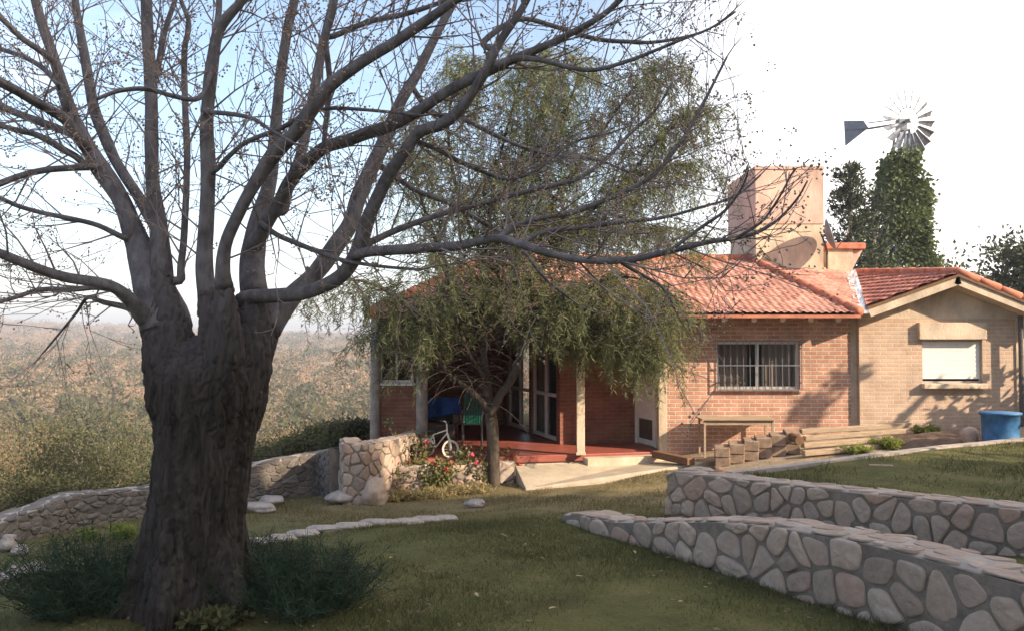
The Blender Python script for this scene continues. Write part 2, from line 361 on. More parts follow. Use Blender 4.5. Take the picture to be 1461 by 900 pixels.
def dist_poly(x, y, poly=_gp, closed=True):
    d = np.full(np.shape(x), 1e9)
    pairs = list(zip(poly, np.roll(poly, -1, 0))) if closed else list(zip(poly[:-1], poly[1:]))
    for a, b in pairs:
        ab = b-a; t = np.clip(((x-a[0])*ab[0]+(y-a[1])*ab[1])/(ab@ab), 0, 1)
        d = np.minimum(d, np.hypot(x-a[0]-t*ab[0], y-a[1]-t*ab[1]))
    return d
_hn = lambda x, y, s, o: np.sin(x/s+1.3*o)*np.cos(y/s*.83+o*2.1) + .5*np.sin(x/s*2.1+o)*np.sin(y/s*1.9-o)
def ground_z(x, y):
    x = np.asarray(x, float); y = np.asarray(y, float)
    g = garden_z(x, y); ins = inside(x, y); d = np.where(ins, 0, dist_poly(x, y)); r = np.hypot(x, y)
    v = np.interp(r, [0, 15, 30, 60, 100, 200, 400, 800, 1500, 2500, 4000, 9000], [-3, -4, -8, -13, -15, -14.5, -10, -3.5, 5, 24, 44, 60])
    v = v + np.clip((r-40)/200, 0, 1)*1.2*_hn(x, y, 45, 1) + np.clip((r-600)/1500, 0, 1)*9*_hn(x, y, 420, 2)
    v = v + 21*np.exp(-((x+760)/330)**2-((y-1050)/420)**2) + 14*np.exp(-((x+1500)/900)**2-((y-2600)/600)**2)
    w = np.clip(d/11, 0, 1); w = w*w*(3-2*w)
    micro = .012*_hn(x, y, .31, .4)+.02*_hn(x, y, .9, 2.2)
    far = np.clip((r-70)/200, 0, 1)*(x > 0)          # ground behind the house keeps its own height
    g = g*(1-far) + np.minimum(v, -2)*far
    return g*(1-w)+v*w + micro*(r < 40)
def gz(x, y): return float(ground_z(x, y))
def ghit(px, py):
    p = hit(px, py); return V(p.x, p.y, gz(p.x, p.y))

gx = np.r_[-np.geomspace(9.5, 5200, 75)[::-1], np.arange(-9.3, 10.01, .16), np.geomspace(10.5, 5200, 45)]
gy = np.r_[-np.geomspace(4, 300, 14)[::-1], np.arange(-3.5, 17.01, .16), np.geomspace(17.4, 8000, 90)]
XX, YY = np.meshgrid(gx, gy); ZZ = ground_z(XX, YY)
me = bpy.data.meshes.new('ground'); nx, ny = len(gx), len(gy)
me.vertices.add(nx*ny); me.vertices.foreach_set('co', np.stack([XX, YY, ZZ], -1).ravel())
ii = (np.arange(ny-1)[:, None]*nx + np.arange(nx-1)).ravel()
me.loops.add(len(ii)*4); me.loops.foreach_set('vertex_index', np.stack([ii, ii+1, ii+nx+1, ii+nx], -1).ravel())
me.polygons.add(len(ii)); me.polygons.foreach_set('loop_start', np.arange(len(ii))*4); me.update(calc_edges=True)
# land-use mask: R bare earth by the house, G scrub valley soil, B dry grass
px_, py_ = XX.ravel(), YY.ravel()
KERB = [at(x, y, 1)*(-1.46/at(x, y, 1).z) for x, y in ((1040, 673), (1150, 661), (1270, 650), (1461, 633))]
k0, k1 = KERB[0], KERB[-1]
kline = np.interp(px_, [p.x for p in KERB]+[20], [p.y for p in KERB]+[KERB[-1].y+2.5])
dirt = np.clip((py_-kline+.1)/.35, 0, 1)*np.clip((px_-2.3)/.9, 0, 1)*(py_ < 30)
val = np.where(inside(px_, py_), 0, np.clip(dist_poly(px_, py_)/1.5, 0, 1)); val = np.where((py_ > 24) | (np.hypot(px_, py_) > 60), 1, val)
dry = np.clip((py_-9.2)/2.6, 0, 1)*(1-val)*np.clip((px_+4.5)/2.5, .25, 1)
ca = me.color_attributes.new('use', 'FLOAT_COLOR', 'POINT')
ca.data.foreach_set('color', np.stack([dirt, val, dry, np.ones_like(dry)], -1).ravel())
def ground_mat():
    m = bpy.data.materials.new('ground'); m.use_nodes = True; n = m.node_tree; N = n.nodes; b = N['Principled BSDF']
    b.inputs['Roughness'].default_value = .95; b.inputs['Specular IOR Level'].default_value = .1
    tc = N.new('ShaderNodeTexCoord'); at_ = N.new('ShaderNodeVertexColor'); at_.layer_name = 'use'
    sp = N.new('ShaderNodeSeparateColor'); n.links.new(at_.outputs[0], sp.inputs[0])
    def noise_ramp(scale, cols, detail=8, lo=.3, hi=.7):
        t = N.new('ShaderNodeTexNoise'); t.inputs['Scale'].default_value = scale; t.inputs['Detail'].default_value = detail; t.inputs['Roughness'].default_value = .7
        n.links.new(tc.outputs['Object'], t.inputs['Vector'])
        r = N.new('ShaderNodeValToRGB'); e = r.color_ramp.elements; e[0].position = lo; e[1].position = hi
        e[0].color = (*cols[0], 1); e[1].color = (*cols[-1], 1)
        for i, c in enumerate(cols[1:-1]): r.color_ramp.elements.new(lo+(hi-lo)*(i+1)/(len(cols)-1)).color = (*c, 1)
        n.links.new(t.outputs['Fac'], r.inputs[0]); return r.outputs[0], t.outputs['Fac']
    grass, gf = noise_ramp(1.7, [(.066, .056, .025), (.09, .086, .032), (.118, .11, .041), (.155, .126, .058)])
    dryc, _ = noise_ramp(2.3, [(.14, .11, .055), (.21, .165, .085), (.27, .22, .12)])
    dirtc, _ = noise_ramp(3.1, [(.20, .145, .10), (.31, .235, .165), (.38, .30, .215)])
    valc, _ = noise_ramp(.022, [(.09, .075, .04), (.22, .16, .09), (.28, .175, .12), (.15, .11, .06), (.26, .19, .11)], 12)
    def mix(f, a, c):
        x = N.new('ShaderNodeMix'); x.data_type = 'RGBA'; n.links.new(f, x.inputs[0]); n.links.new(a, x.inputs['A']); n.links.new(c, x.inputs['B']); return x.outputs['Result']
    def rough_edge(s):
        t = N.new('ShaderNodeTexNoise'); t.inputs['Scale'].default_value = 4; t.inputs['Detail'].default_value = 6; n.links.new(tc.outputs['Object'], t.inputs['Vector'])
        a = N.new('ShaderNodeMath'); a.operation = 'ADD'; n.links.new(s, a.inputs[0]); n.links.new(t.outputs['Fac'], a.inputs[1])
        r = N.new('ShaderNodeMapRange'); r.inputs[1].default_value = .75; r.inputs[2].default_value = 1.2; n.links.new(a.outputs[0], r.inputs[0]); return r.outputs[0]
    c = mix(rough_edge(sp.outputs[2]), grass, dryc); c = mix(rough_edge(sp.outputs[0]), c, dirtc); c = mix(rough_edge(sp.outputs[1]), c, valc)
    n.links.new(c, b.inputs['Base Color'])
    t2 = N.new('ShaderNodeTexNoise'); t2.inputs['Scale'].default_value = 28; t2.inputs['Detail'].default_value = 8; n.links.new(tc.outputs['Object'], t2.inputs['Vector'])
    bp = N.new('ShaderNodeBump'); bp.inputs['Strength'].default_value = .8; bp.inputs['Distance'].default_value = .03
    n.links.new(t2.outputs['Fac'], bp.inputs['Height']); n.links.new(bp.outputs[0], b.inputs['Normal'])
    return m
GM = ground_mat()
meta(link('ground', me, GM, None, True), kind='structure')

# ------------------------------------------------------------------ rubble and fieldstone walls
def clip_poly(poly, a, b, c):
    """keep a*x + b*y <= c"""
    out = []
    for i in range(len(poly)):
        p, q = poly[i-1], poly[i]; dp, dq = a*p[0]+b*p[1]-c, a*q[0]+b*q[1]-c
        if dp*dq < 0:
            t = dp/(dp-dq); out.append((p[0]+(q[0]-p[0])*t, p[1]+(q[1]-p[1])*t))
        if dq <= 0: out.append(q)
    return out
def cells(s0, s1, v0, v1, cw, ch, rnd, drop=.25):
    """Voronoi stones over a rectangle; merged sites give mixed sizes"""
    S = []; j = 0; v = v0 - ch/2
    while v < v1 + ch:
        s = s0 - cw/2 + (cw/2 if j % 2 else 0)
        while s < s1 + cw:
            if rnd.random() > drop: S.append((s+rnd.uniform(-.46, .46)*cw, v+rnd.uniform(-.46, .46)*ch))
            s += cw
        v += ch; j += 1
    k = cw/ch; out = []
    for p in S:
        if not (s0-.01 < p[0] < s1+.01 and v0-.02 < p[1] < v1+.02): continue
        poly = [(p[0]-2*cw, p[1]-2*ch), (p[0]+2*cw, p[1]-2*ch), (p[0]+2*cw, p[1]+2*ch), (p[0]-2*cw, p[1]+2*ch)]
        for q in S:
            if q is p or abs(q[0]-p[0]) > 2.6*cw or abs(q[1]-p[1]) > 2.6*ch: continue
            dx, dy = q[0]-p[0], (q[1]-p[1])*k*k
            mxx, myy = (p[0]+q[0])/2, (p[1]+q[1])/2
            poly = clip_poly(poly, dx, dy, dx*mxx+dy*myy)
            if len(poly) < 3: break
        if len(poly) >= 3: out.append(poly)
    return out
def stone_faces(mb, polys, fmap, gap, hmin, hmax, rnd, limits=()):
    for poly in polys:
        for lim in limits: poly = clip_poly(poly, *lim) if len(poly) > 2 else poly
        if len(poly) < 3: continue
        A = sum(poly[i-1][0]*poly[i][1]-poly[i][0]*poly[i-1][1] for i in range(len(poly)))/2
        if abs(A) < gap*gap*6: continue
        cx = sum(p[0] for p in poly)/len(poly); cy = sum(p[1] for p in poly)/len(poly)
        rr = math.sqrt(abs(A)/math.pi); sc = max(.45, 1-gap/rr)
        P = [(cx+(x-cx)*sc, cy+(y-cy)*sc) for x, y in poly]
        for _ in range(3):                               # round the corners
            Q = []
            for i in range(len(P)):
                a, b = P[i], P[(i+1) % len(P)]
                if _ == 0 and math.hypot(a[0]-b[0], a[1]-b[1]) < rr*.25: Q.append(((a[0]+b[0])/2, (a[1]+b[1])/2)); continue
                Q += [(a[0]*.80+b[0]*.20, a[1]*.80+b[1]*.20), (a[0]*.20+b[0]*.80, a[1]*.20+b[1]*.80)]
            P = Q
        h = rnd.uniform(hmin, hmax); tx, ty = rnd.uniform(-.07, .07), rnd.uniform(-.07, .07); n = len(P); o = len(mb.v); ph = rnd.uniform(0, 50)
        rings = ((1.0, -.01), (.985, h*.45), (.93, h*.78), (.8, h*.95), (.5, h*1.03), (.22, h*1.05))
        for sc2, hh in rings:
            for (x, y) in P:
                dx, dy = (x-cx)*sc2, (y-cy)*sc2
                nn = noise.noise(V(x*11+ph, y*11, sc2*2))*max(h, .012)*.4 if hh > 0 else 0
                mb.v.append(tuple(fmap(cx+dx, cy+dy, hh + (dx*tx+dy*ty)*(hh > 0) + nn)))
        mb.v.append(tuple(fmap(cx, cy, h*1.05))); m = len(rings)
        for r in range(m-1):
            for i in range(n): mb.f.append((o+r*n+i, o+r*n+(i+1) % n, o+(r+1)*n+(i+1) % n, o+(r+1)*n+i))
        for i in range(n): mb.f.append((o+(m-1)*n+i, o+(m-1)*n+(i+1) % n, o+m*n))
class Path:
    """plan polyline with top and bottom heights at each vertex; the wall body lies on the left of travel"""
    def __init__(s, pts, top, bot):
        s.p = [Vector((a[0], a[1])) for a in pts]; s.t = top; s.b = bot
        s.c = [0]
        for a, b in zip(s.p[:-1], s.p[1:]): s.c.append(s.c[-1]+(b-a).length)
        s.L = s.c[-1]
    def seg(s, u):
        i = 0
        while i < len(s.c)-2 and u > s.c[i+1]: i += 1
        f = (u-s.c[i])/(s.c[i+1]-s.c[i]); return i, f
    def xy(s, u, off=0):
        i, f = s.seg(u); d = (s.p[i+1]-s.p[i]).normalized(); n = Vector((-d.y, d.x))
        def jn(k):
            ns = []
            for a in (k-1, k):
                if 0 <= a < len(s.p)-1:
                    e = (s.p[a+1]-s.p[a]).normalized(); ns.append(Vector((-e.y, e.x)))
            m = sum(ns, Vector((0, 0))).normalized(); return m/max(.5, m.dot(ns[0]))
        ff = min(1, max(0, f)); m = jn(i).lerp(jn(i+1), ff)
        return s.p[i]+(s.p[i+1]-s.p[i])*f + m*off
    def top(s, u): i, f = s.seg(u); return s.t[i]+(s.t[i+1]-s.t[i])*f
    def bot(s, u): i, f = s.seg(u); return s.b[i]+(s.b[i+1]-s.b[i])*f
def stone_wall(name, label, cat, P, thick, cw, ch, smat, mmat, tmat, gap=.012, hmin=.012, hmax=.04, topcap='mortar', group=None, seed=1, tcw=None, ends=(1, 1), toph=(.006, .02)):
    rnd = random.Random(seed); u0 = P.xy(P.L/2)
    root = T(name, label, cat, (u0.x, u0.y, P.bot(P.L/2)), group)
    N = max(8, int(P.L/.07)); body = MB(); cap = MB()
    us = [P.L*i/N for i in range(N+1)]; K = 5
    R = []
    for u in us:
        a = P.xy(u, 0); b = P.xy(u, thick); t = P.top(u); z = P.bot(u)-.25
        R.append([V(a.x, a.y, z), V(a.x, a.y, t-.02), V(b.x, b.y, t-.02), V(b.x, b.y, z)])
    o = 0
    for r in R: body.v += [tuple(x) for x in r]
    for i in range(N):
        for j in range(3): body.f.append((i*4+j, (i+1)*4+j, (i+1)*4+j+1, i*4+j+1))
    body.f += [(0, 1, 2, 3), (N*4+3, N*4+2, N*4+1, N*4)]
    body.build('wall_core', mmat, root)
    for i, u in enumerate(us):                            # uneven mortar coping
        for j in range(K+1):
            w = j/K; q = P.xy(u, .006+w*(thick-.012))
            q2 = q + Vector((rnd.uniform(-.005, .005), rnd.uniform(-.005, .005)))
            cap.v.append((q2.x, q2.y, P.top(u) + .012*noise.noise(V(u*6, w*3, seed)) - (.03 if w in (0, 1) else 0)))
    for i in range(N):
        for j in range(K): cap.f.append((i*(K+1)+j, (i+1)*(K+1)+j, (i+1)*(K+1)+j+1, i*(K+1)+j+1))
    n0 = len(cap.v)
    for i in range(N+1):                                  # skirt closes the coping
        for j in (0, K):
            x, y, z = cap.v[i*(K+1)+j]; cap.v.append((x, y, z-.03))
    for i in range(N):
        cap.f.append((i*(K+1), n0+2*i, n0+2*i+2, (i+1)*(K+1))); cap.f.append((i*(K+1)+K, (i+1)*(K+1)+K, n0+2*i+3, n0+2*i+1))
    cap.build('coping', tmat, root, smooth=True)
    st = MB()
    vmin = min(P.b)-.12; vmax = max(P.t)
    polys = cells(0, P.L, vmin, vmax, cw, ch, rnd)
    lims = []
    good = []
    for poly in polys:
        cx = sum(p[0] for p in poly)/len(poly); cy = sum(p[1] for p in poly)/len(poly); cu = min(max(cx, .001), P.L-.001)
        if cy > P.top(cu)+.02 or cy < P.bot(cu)-.18: continue
        i, f = P.seg(cu); sl = (P.t[i+1]-P.t[i])/(P.c[i+1]-P.c[i])
        poly = clip_poly(poly, -sl, 1, P.t[i]-sl*P.c[i]-.004)
        poly = clip_poly(poly, 1, 0, P.L-.01) if len(poly) > 2 else poly
        poly = clip_poly(poly, -1, 0, -.01) if len(poly) > 2 else poly
        if len(poly) > 2: good.append(poly)
    def fm(u, v, h):
        q = P.xy(u, -h); return (q.x, q.y, v)
    stone_faces(st, good, fm, gap, hmin, hmax, rnd)
    if tcw:
        tp = cells(0, P.L, 0, thick, tcw, tcw*.8, rnd, .3)
        def fmt(u, v, h):
            q = P.xy(min(max(u, 0), P.L), v); return (q.x, q.y, P.top(min(max(u, 0), P.L)) + h)
        stone_faces(st, tp, fmt, gap*1.5, *toph, rnd, [(1, 0, P.L-.02), (-1, 0, -.02), (0, 1, thick-.005), (0, -1, -.005)])
    st.build('stones', smat, root, smooth=True, uv=False)
    return root

# near retaining wall: follows the foot line read on the lawn, its top dies into the ground at the far end
def foot(px, py): p = hit(px, py); return (p.x, p.y)
f0, f1 = foot(801, 744), foot(1246, 891)
dv = Vector((f1[0]-f0[0], f1[1]-f0[1])); dn = dv.normalized()
fp = [Vector(f0)+dn*s for s in (0, .35, 1.1, 1.9, 2.6, 3.3, 4.2, 5.2, 7.0)]
fp[-1] += Vector((.25, .1)); fp = [(p.x, p.y) for p in fp]
fb = [gz(*p)-.02 for p in fp]
tz = [fb[0]+.10, fb[1]+.145, -1.72, -1.565, -1.42, -1.315, -1.25, -1.235, -1.23]
stone_wall('stone_wall', 'low fieldstone retaining wall in the foreground sinking into the lawn at its far end', 'stone wall',
           Path(fp, tz, fb), .40, .215, .20, M['stone'], M['mortar'], M['mortar_top'], .013, .008, .034, seed=5, tcw=.20, toph=(.001, .007), group='fieldstone retaining walls')
# upper retaining wall: short return at its left end, then along the terrace
w0, w1 = at(954, 738, 9.35), None
w_a = V(w0.x, w0.y, 0); w_b = V(4.35, 7.25, 0); w_c = V(6.6, 5.4, 0)
dd = (w_b-w_a).normalized(); back = V(-dd.y, dd.x, 0)
up_pts = [(w_a+back*.5).xy, w_a.xy, (w_a*.6+w_b*.4).xy, w_b.xy, w_c.xy]
up_b = [gz(*p)-.02 for p in up_pts]
up_t = [at(954, 671, 9.35).z-.0, at(954, 672, 9.35).z, -1.44, -1.43, -1.42]
stone_wall('stone_wall', 'upper fieldstone retaining wall holding back the terrace lawn', 'stone wall',
           Path(up_pts, up_t, up_b), .34, .17, .19, M['stone'], M['mortar'], M['mortar_top'], .012, .008, .030, seed=9, tcw=.22, toph=(.001, .006), group='fieldstone retaining walls')
# terrace lawn behind it, with a low kerb along its far edge
TZ = -1.475
tpts = [w_a+back*.3, w_a*.6+w_b*.4+back*.3, w_b+back*.3, w_c+V(.25, .3, 0), V(14, 4, 0), V(14, 14, 0), V(11, KERB[-1].y+1.4, 0)]
kb = [V(p.x, p.y, 0) for p in KERB[::-1]]
poly = np.array([(p.x, p.y) for p in tpts+kb])
bm = bmesh.new()
n_ = 110; x0, y0 = poly.min(0); x1, y1 = poly.max(0)
vg = {}
xs = np.linspace(x0, x1, n_); ys = np.linspace(y0, y1, n_)
XT, YT = np.meshgrid(xs, ys, indexing='ij'); IN = inside(XT, YT, poly); DT = dist_poly(XT, YT, poly)
IN |= DT < .12
def terr_z(x, y): return TZ + .03*_hn(x, y, 1.3, .7) + .018*(x-4) + .012*_hn(x, y, .35, 1)
TZZ = terr_z(XT, YT)
for i in range(n_):
    for j in range(n_):
        if IN[i, j]: vg[i, j] = bm.verts.new((XT[i, j], YT[i, j], TZZ[i, j]))
for i in range(n_-1):
    for j in range(n_-1):
        k = [(i, j), (i+1, j), (i+1, j+1), (i, j+1)]
        if all(q in vg for q in k): bm.faces.new([vg[q] for q in k])
me = bpy.data.meshes.new('terrace_lawn'); bm.to_mesh(me); bm.free()
ca = me.color_attributes.new('use', 'FLOAT_COLOR', 'POINT'); nv = len(me.vertices)
ca.data.foreach_set('color', np.tile([0, 0, .2, 1], nv))
meta(link('terrace_lawn', me, GM, None, True), kind='structure')
kerb_pts = [V(p.x, p.y, 0) for p in KERB] + [V(11, KERB[-1].y+1.4, 0)]
kt = MB(); pp = [V(p.x, p.y, max(gz(p.x, p.y)-.1, float(terr_z(p.x, p.y))-.12)) for p in kerb_pts]
sp, _ = smooth_path(pp, [0]*len(pp), 10)
for i in range(len(sp)-1):
    t = sp[i]; kt.bar(t+V(0, 0, .085), sp[i+1]+V(0, 0, .085), .13, .15+.012*noise.noise(t*3))
root = T('kerb', 'low concrete kerb along the far edge of the terrace lawn', 'kerb', sp[0])
kt.build('kerb_edge', M['mortar_top'], root)
# boundary wall on the left, above the valley
bp_ = [p.xy for p in BW]
bb = [gz(*p)-.05 for p in bp_]
btop = [bb[0]+.5, bb[1]+.42, at(0, 742, BW[2].y+.1).z, at(110, 703, BW[3].y+.1).z, at(205, 695, BW[4].y+.1).z, at(365, 660, BW[5].y+.1).z, at(450, 645, BW[6].y+.1).z, at(490, 638, 13.7).z]
stone_wall('stone_wall', 'long grey dry stone boundary wall running behind the big tree towards the porch', 'stone wall',
           Path(bp_, btop, bb), .38, .15, .075, M['stone_grey'], M['mortar'], M['mortar_top'], .007, .006, .035, seed=12, tcw=.2, toph=(.002, .012))
# ------------------------------------------------------------------ the house
H = T('brick_house', 'red brick house with terracotta tiled roof, tiled porch and a plastered gable wing', 'house', (3, 15.4, -2.0))
def wall(p0, p1, z0, z1, holes=(), thick=.2, mname='brick', parent=H, name='wall', uoff=0):
    """solid wall from plan point p0 to p1; its outer face is on the right of travel; holes = (u0, u1, za, zb)"""
    p0, p1 = Vector((*p0, 0)), Vector((*p1, 0)); d = (p1-p0); L = d.length; d.normalize(); nb = V(-d.y, d.x, 0)
    us = sorted({0, L, *[h[0] for h in holes], *[h[1] for h in holes]}); zs = sorted({z0, z1, *[h[2] for h in holes], *[h[3] for h in holes]})
    solid = lambda i, j: 0 <= i < len(us)-1 and 0 <= j < len(zs)-1 and not any(h[0]-1e-6 <= us[i] and us[i+1] <= h[1]+1e-6 and h[2]-1e-6 <= zs[j] and zs[j+1] <= h[3]+1e-6 for h in holes)
    mb = MB()
    P = lambda i, j, k: p0 + d*us[i] + nb*(thick*k) + V(0, 0, zs[j])
    for i in range(len(us)-1):
        for j in range(len(zs)-1):
            if not solid(i, j): continue
            mb.add([P(i,j,0),P(i+1,j,0),P(i+1,j+1,0),P(i,j+1,0)], [(0,1,2,3)]); mb.add([P(i,j,1),P(i+1,j,1),P(i+1,j+1,1),P(i,j+1,1)], [(3,2,1,0)])
            for di, dj, q in ((-1,0,[(i,j),(i,j+1)]),(1,0,[(i+1,j),(i+1,j+1)]),(0,-1,[(i,j),(i+1,j)]),(0,1,[(i,j+1),(i+1,j+1)])):
                if not solid(i+di, j+dj): mb.add([P(*q[0],0),P(*q[1],0),P(*q[1],1),P(*q[0],1)], [(0,1,2,3)])
    return mb.build(name, M[mname], parent, weld=True)
X = lambda px, Y: (px-CX)/F*Y
Zp = lambda py, Y: at(CX, py, Y).z
YW = 15.4
wl, wr, wt, wb = X(1022, YW), X(1141, YW), Zp(487, YW), Zp(555, YW)
xc = X(951, YW)
wall((xc, YW), (6.19, YW), -2.4, .60, [(wl-xc, wr-xc, wb, wt)])
# concrete tie columns at both ends of that wall
mb = MB(); mb.box((xc-.155, YW-.012, -2.3), (xc, YW+.19, .6)); mb.build('corner_column', M['render_beige'], H, bevel=.008)
mb = MB(); mb.box((6.19, YW-.006, -2.2), (6.305, YW+.19, .55)); mb.build('tie_column', M['concrete'], H)
# window
win = MB(); fw = .045; yf = YW+.07
def frame_boxes(mb, x0, x1, z0, z1, y0, y1, fw):
    mb.box((x0, y0, z0), (x0+fw, y1, z1)); mb.box((x1-fw, y0, z0), (x1, y1, z1))
    mb.box((x0+fw, y0, z0), (x1-fw, y1, z0+fw)); mb.box((x0+fw, y0, z1-fw), (x1-fw, y1, z1))
frame_boxes(win, wl+.002, wr-.002, wb+.002, wt-.002, yf, yf+.06, fw)
wm = (wl+wr)/2; win.box((wm-.03, yf+.004, wb+fw), (wm+.03, yf+.056, wt-fw))
W = win.build('window', M['alu'], H)
for a, b in ((wl+fw, wm-.03), (wm+.03, wr-fw)):
    g = MB(); g.box((a, yf+.025, wb+fw), (b, yf+.031, wt-fw)); g.build('pane', M['glass'], W)
def curtain(x0, x1, z0, z1, y, name='curtain', parent=W, amp=.025, wl_=.11):
    mb = MB(); n = int((x1-x0)/.012)
    for i in range(n+1):
        x = x0+(x1-x0)*i/n; yy = y+amp*math.sin(x/wl_*6.28+.6*math.sin(x*7))
        mb.v += [(x, yy, z0), (x, yy, z1)]
    for i in range(n): mb.f.append((2*i, 2*i+2, 2*i+3, 2*i+1))
    return mb.build(name, M['curtain'], parent, smooth=True)
curtain(wl-.02, wl+.62, wb-.05, wt+.05, YW+.225); curtain(wm+.13, wr+.02, wb-.05, wt+.05, YW+.23)
mb = MB(); mb.box((wl-.3, YW+.55, wb-.3), (wr+.3, YW+.6, wt+.3)); mb.box((wl-.3, YW+.205, wb-.32), (wr+.3, YW+.54, wb-.305)); mb.build('room_back', M['interior'], H)
gr = MB(); yg = YW-.085
frame_boxes(gr, wl-.01, wr+.01, wb-.012, wt+.012, yg-.008, yg+.008, .016)
for i in range(1, 13):
    x = wl+(wr-wl)*i/13; gr.box((x-.005, yg-.006, wb+.01), (x+.005, yg+.006, wt-.01))
for z in (wb+(wt-wb)*.5,): gr.box((wl+.012, yg-.012, z-.009), (wr-.012, yg+.012, z+.009))
for x in (wl-.002, wr+.002):
    for z in (wb+.12, wt-.12): gr.box((x-.01, yg+.009, z-.01), (x+.01, YW+.02, z+.01))
gr.build('grille', M['galv'], W)
sl_ = MB(); sl_.box((wl-.03, YW-.05, wb-.05), (wr+.03, YW+.06, wb-.002)); sl_.build('sill', M['brick'], W)
# porch: floor, back wall, door wall, slanted wall with the glass doors
FZ = -2.0
mb = MB()
fl = [(-2.35, 14.12), (xc-.16, 15.30), (xc-.16, 15.42), (2.62, 16.9), (.95, 16.9), (0, 20.3), (-2.6, 20.3), (-2.5, 17)]
mb.add([(x, y, FZ) for x, y in fl]+[(x, y, FZ-.12) for x, y in fl], [tuple(range(8)), tuple(range(15, 7, -1))]+[(i, (i+1) % 8, 8+(i+1) % 8, 8+i) for i in range(8)])
mb.build('porch_floor', M['floor_red'], H, bevel=.01)
mb = MB(); mb.add([(-2.33, 14.16, FZ-.122), (xc-.17, 15.34, FZ-.122), (xc-.17, 15.6, FZ-.122), (-2.33, 14.5, FZ-.122)]+[(-2.33, 14.16, -2.8), (xc-.17, 15.34, -2.8), (xc-.17, 15.6, -2.8), (-2.33, 14.5, -2.8)],
  [(0,1,2,3),(7,6,5,4),(0,4,5,1),(1,5,6,2),(2,6,7,3),(3,7,4,0)]); mb.build('porch_base', M['render_beige'], H)
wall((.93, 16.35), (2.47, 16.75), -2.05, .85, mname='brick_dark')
wall((2.47, 16.75), (xc-.01, YW+.2), -2.05, .62, mname='render_beige')
# house door on that return wall
d0, d1 = V(2.47, 16.75, 0), V(xc-.01, YW+.2, 0); dd_ = (d1-d0).normalized(); dn_ = V(dd_.y, -dd_.x, 0)
Md = Matrix((dd_, -dn_, V(0, 0, 1))).transposed().to_4x4(); Md.translation = d0
D = MB(); D.box((.14, -.05, FZ+.01), (.90, -.012, .08), Md); D = D.build('door', M['white'], H, bevel=.006)
fr = MB()
for a in ((.07, -.07, FZ+.002), (.13, -.004, .16)), ((.91, -.07, FZ+.002), (.97, -.004, .16)), ((.13, -.069, .09), (.91, -.005, .16)): fr.box(*a, Md)
fr.build('frame', M['white'], D)
pn = MB(); pn.box((.24, -.056, FZ+.12), (.80, -.0505, FZ+.5), Md); pn.build('louvre', M['interior'], D)
hd = MB(); hd.tube([Md @ V(.82, -.052, -1.0), Md @ V(.82, -.09, -1.0), Md @ V(.72, -.09, -1.0)], .011, 8); hd.build('handle', M['iron'], D)
# slanted wall with two glazed double doors
g0, g1 = V(-.22, 20.2, 0), V(.93, 16.35, 0); gd = (g1-g0).normalized(); Lg = (g1-g0).length
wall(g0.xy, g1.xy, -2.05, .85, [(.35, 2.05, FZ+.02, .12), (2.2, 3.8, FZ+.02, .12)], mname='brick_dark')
Mg = Matrix((gd, V(-gd.y, gd.x, 0), V(0, 0, 1))).transposed().to_4x4(); Mg.translation = g0
for a, b in ((.35, 2.05), (2.2, 3.8)):
    m_ = (a+b)/2; k = MB()
    for x0, x1 in ((a+.003, a+.07), (m_-.05, m_+.05), (b-.07, b-.003)): k.box((x0, .05, FZ+.022), (x1, .11, .117), Mg)
    for z0, z1 in ((FZ+.024, FZ+.10), (-1.12, -1.05), (.03, .115)):
        for x0, x1 in ((a+.07, m_-.05), (m_+.05, b-.07)): k.box((x0, .053, z0), (x1, .107, z1), Mg)
    gdoor = k.build('glass_door', M['white'], H)
    for x0, x1 in ((a+.07, m_-.05), (m_+.05, b-.07)):
        for z0, z1 in ((FZ+.10, -1.12), (-1.05, .03)):
            g = MB(); g.box((x0, .075, z0), (x1, .081, z1), Mg); g.build('pane', M['glass'], gdoor)
    cu = MB(); n = 50
    for i in range(n+1):
        u = a+.02+(m_-a-.1)*i/n; vv = .17+.02*math.sin(u*50); cu.v += [tuple(Mg @ V(u, vv, FZ+.05)), tuple(Mg @ V(u, vv, .1))]
    for i in range(n): cu.f.append((2*i, 2*i+2, 2*i+3, 2*i+1))
    cu.build('curtain', M['curtain'], gdoor, smooth=True)
mb = MB(); mb.box((.1, .7, -2.05), (Lg-.2, .75, .8), Mg); mb.build('room_back', M['interior'], H)
# rear and left walls closing the porch
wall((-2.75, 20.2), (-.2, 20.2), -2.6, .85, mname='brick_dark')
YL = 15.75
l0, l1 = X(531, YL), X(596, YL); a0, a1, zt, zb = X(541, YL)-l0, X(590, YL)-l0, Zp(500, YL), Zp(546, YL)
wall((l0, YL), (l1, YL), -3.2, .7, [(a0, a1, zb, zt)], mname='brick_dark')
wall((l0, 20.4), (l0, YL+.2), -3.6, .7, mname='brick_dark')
k = MB(); frame_boxes(k, l0+a0+.002, l0+a1-.002, zb+.002, zt-.002, YL+.05, YL+.1, .05); k.box((l0+(a0+a1)/2-.02, YL+.055, zb+.05), (l0+(a0+a1)/2+.02, YL+.095, zt-.05))
k.box((l0+a0-.04, YL-.05, zb-.045), (l0+a1+.04, YL+.045, zb-.002))
wL = k.build('window', M['white'], H)
for q0, q1 in ((a0+.05, (a0+a1)/2-.02), ((a0+a1)/2+.02, a1-.05)):
    g = MB(); g.box((l0+q0, YL+.07, zb+.05), (l0+q1, YL+.076, zt-.05)); g.build('pane', M['glass'], wL)
k = MB(); k.tube([V(X(603, YL), YL-.05, -2.6), V(X(603, YL), YL-.05, -1.4), V(X(602, YL), YL-.05, .55)], [.12, .10, .10], 14, wob=.25)
k.build('porch_column', M['rock'], H, smooth=True)
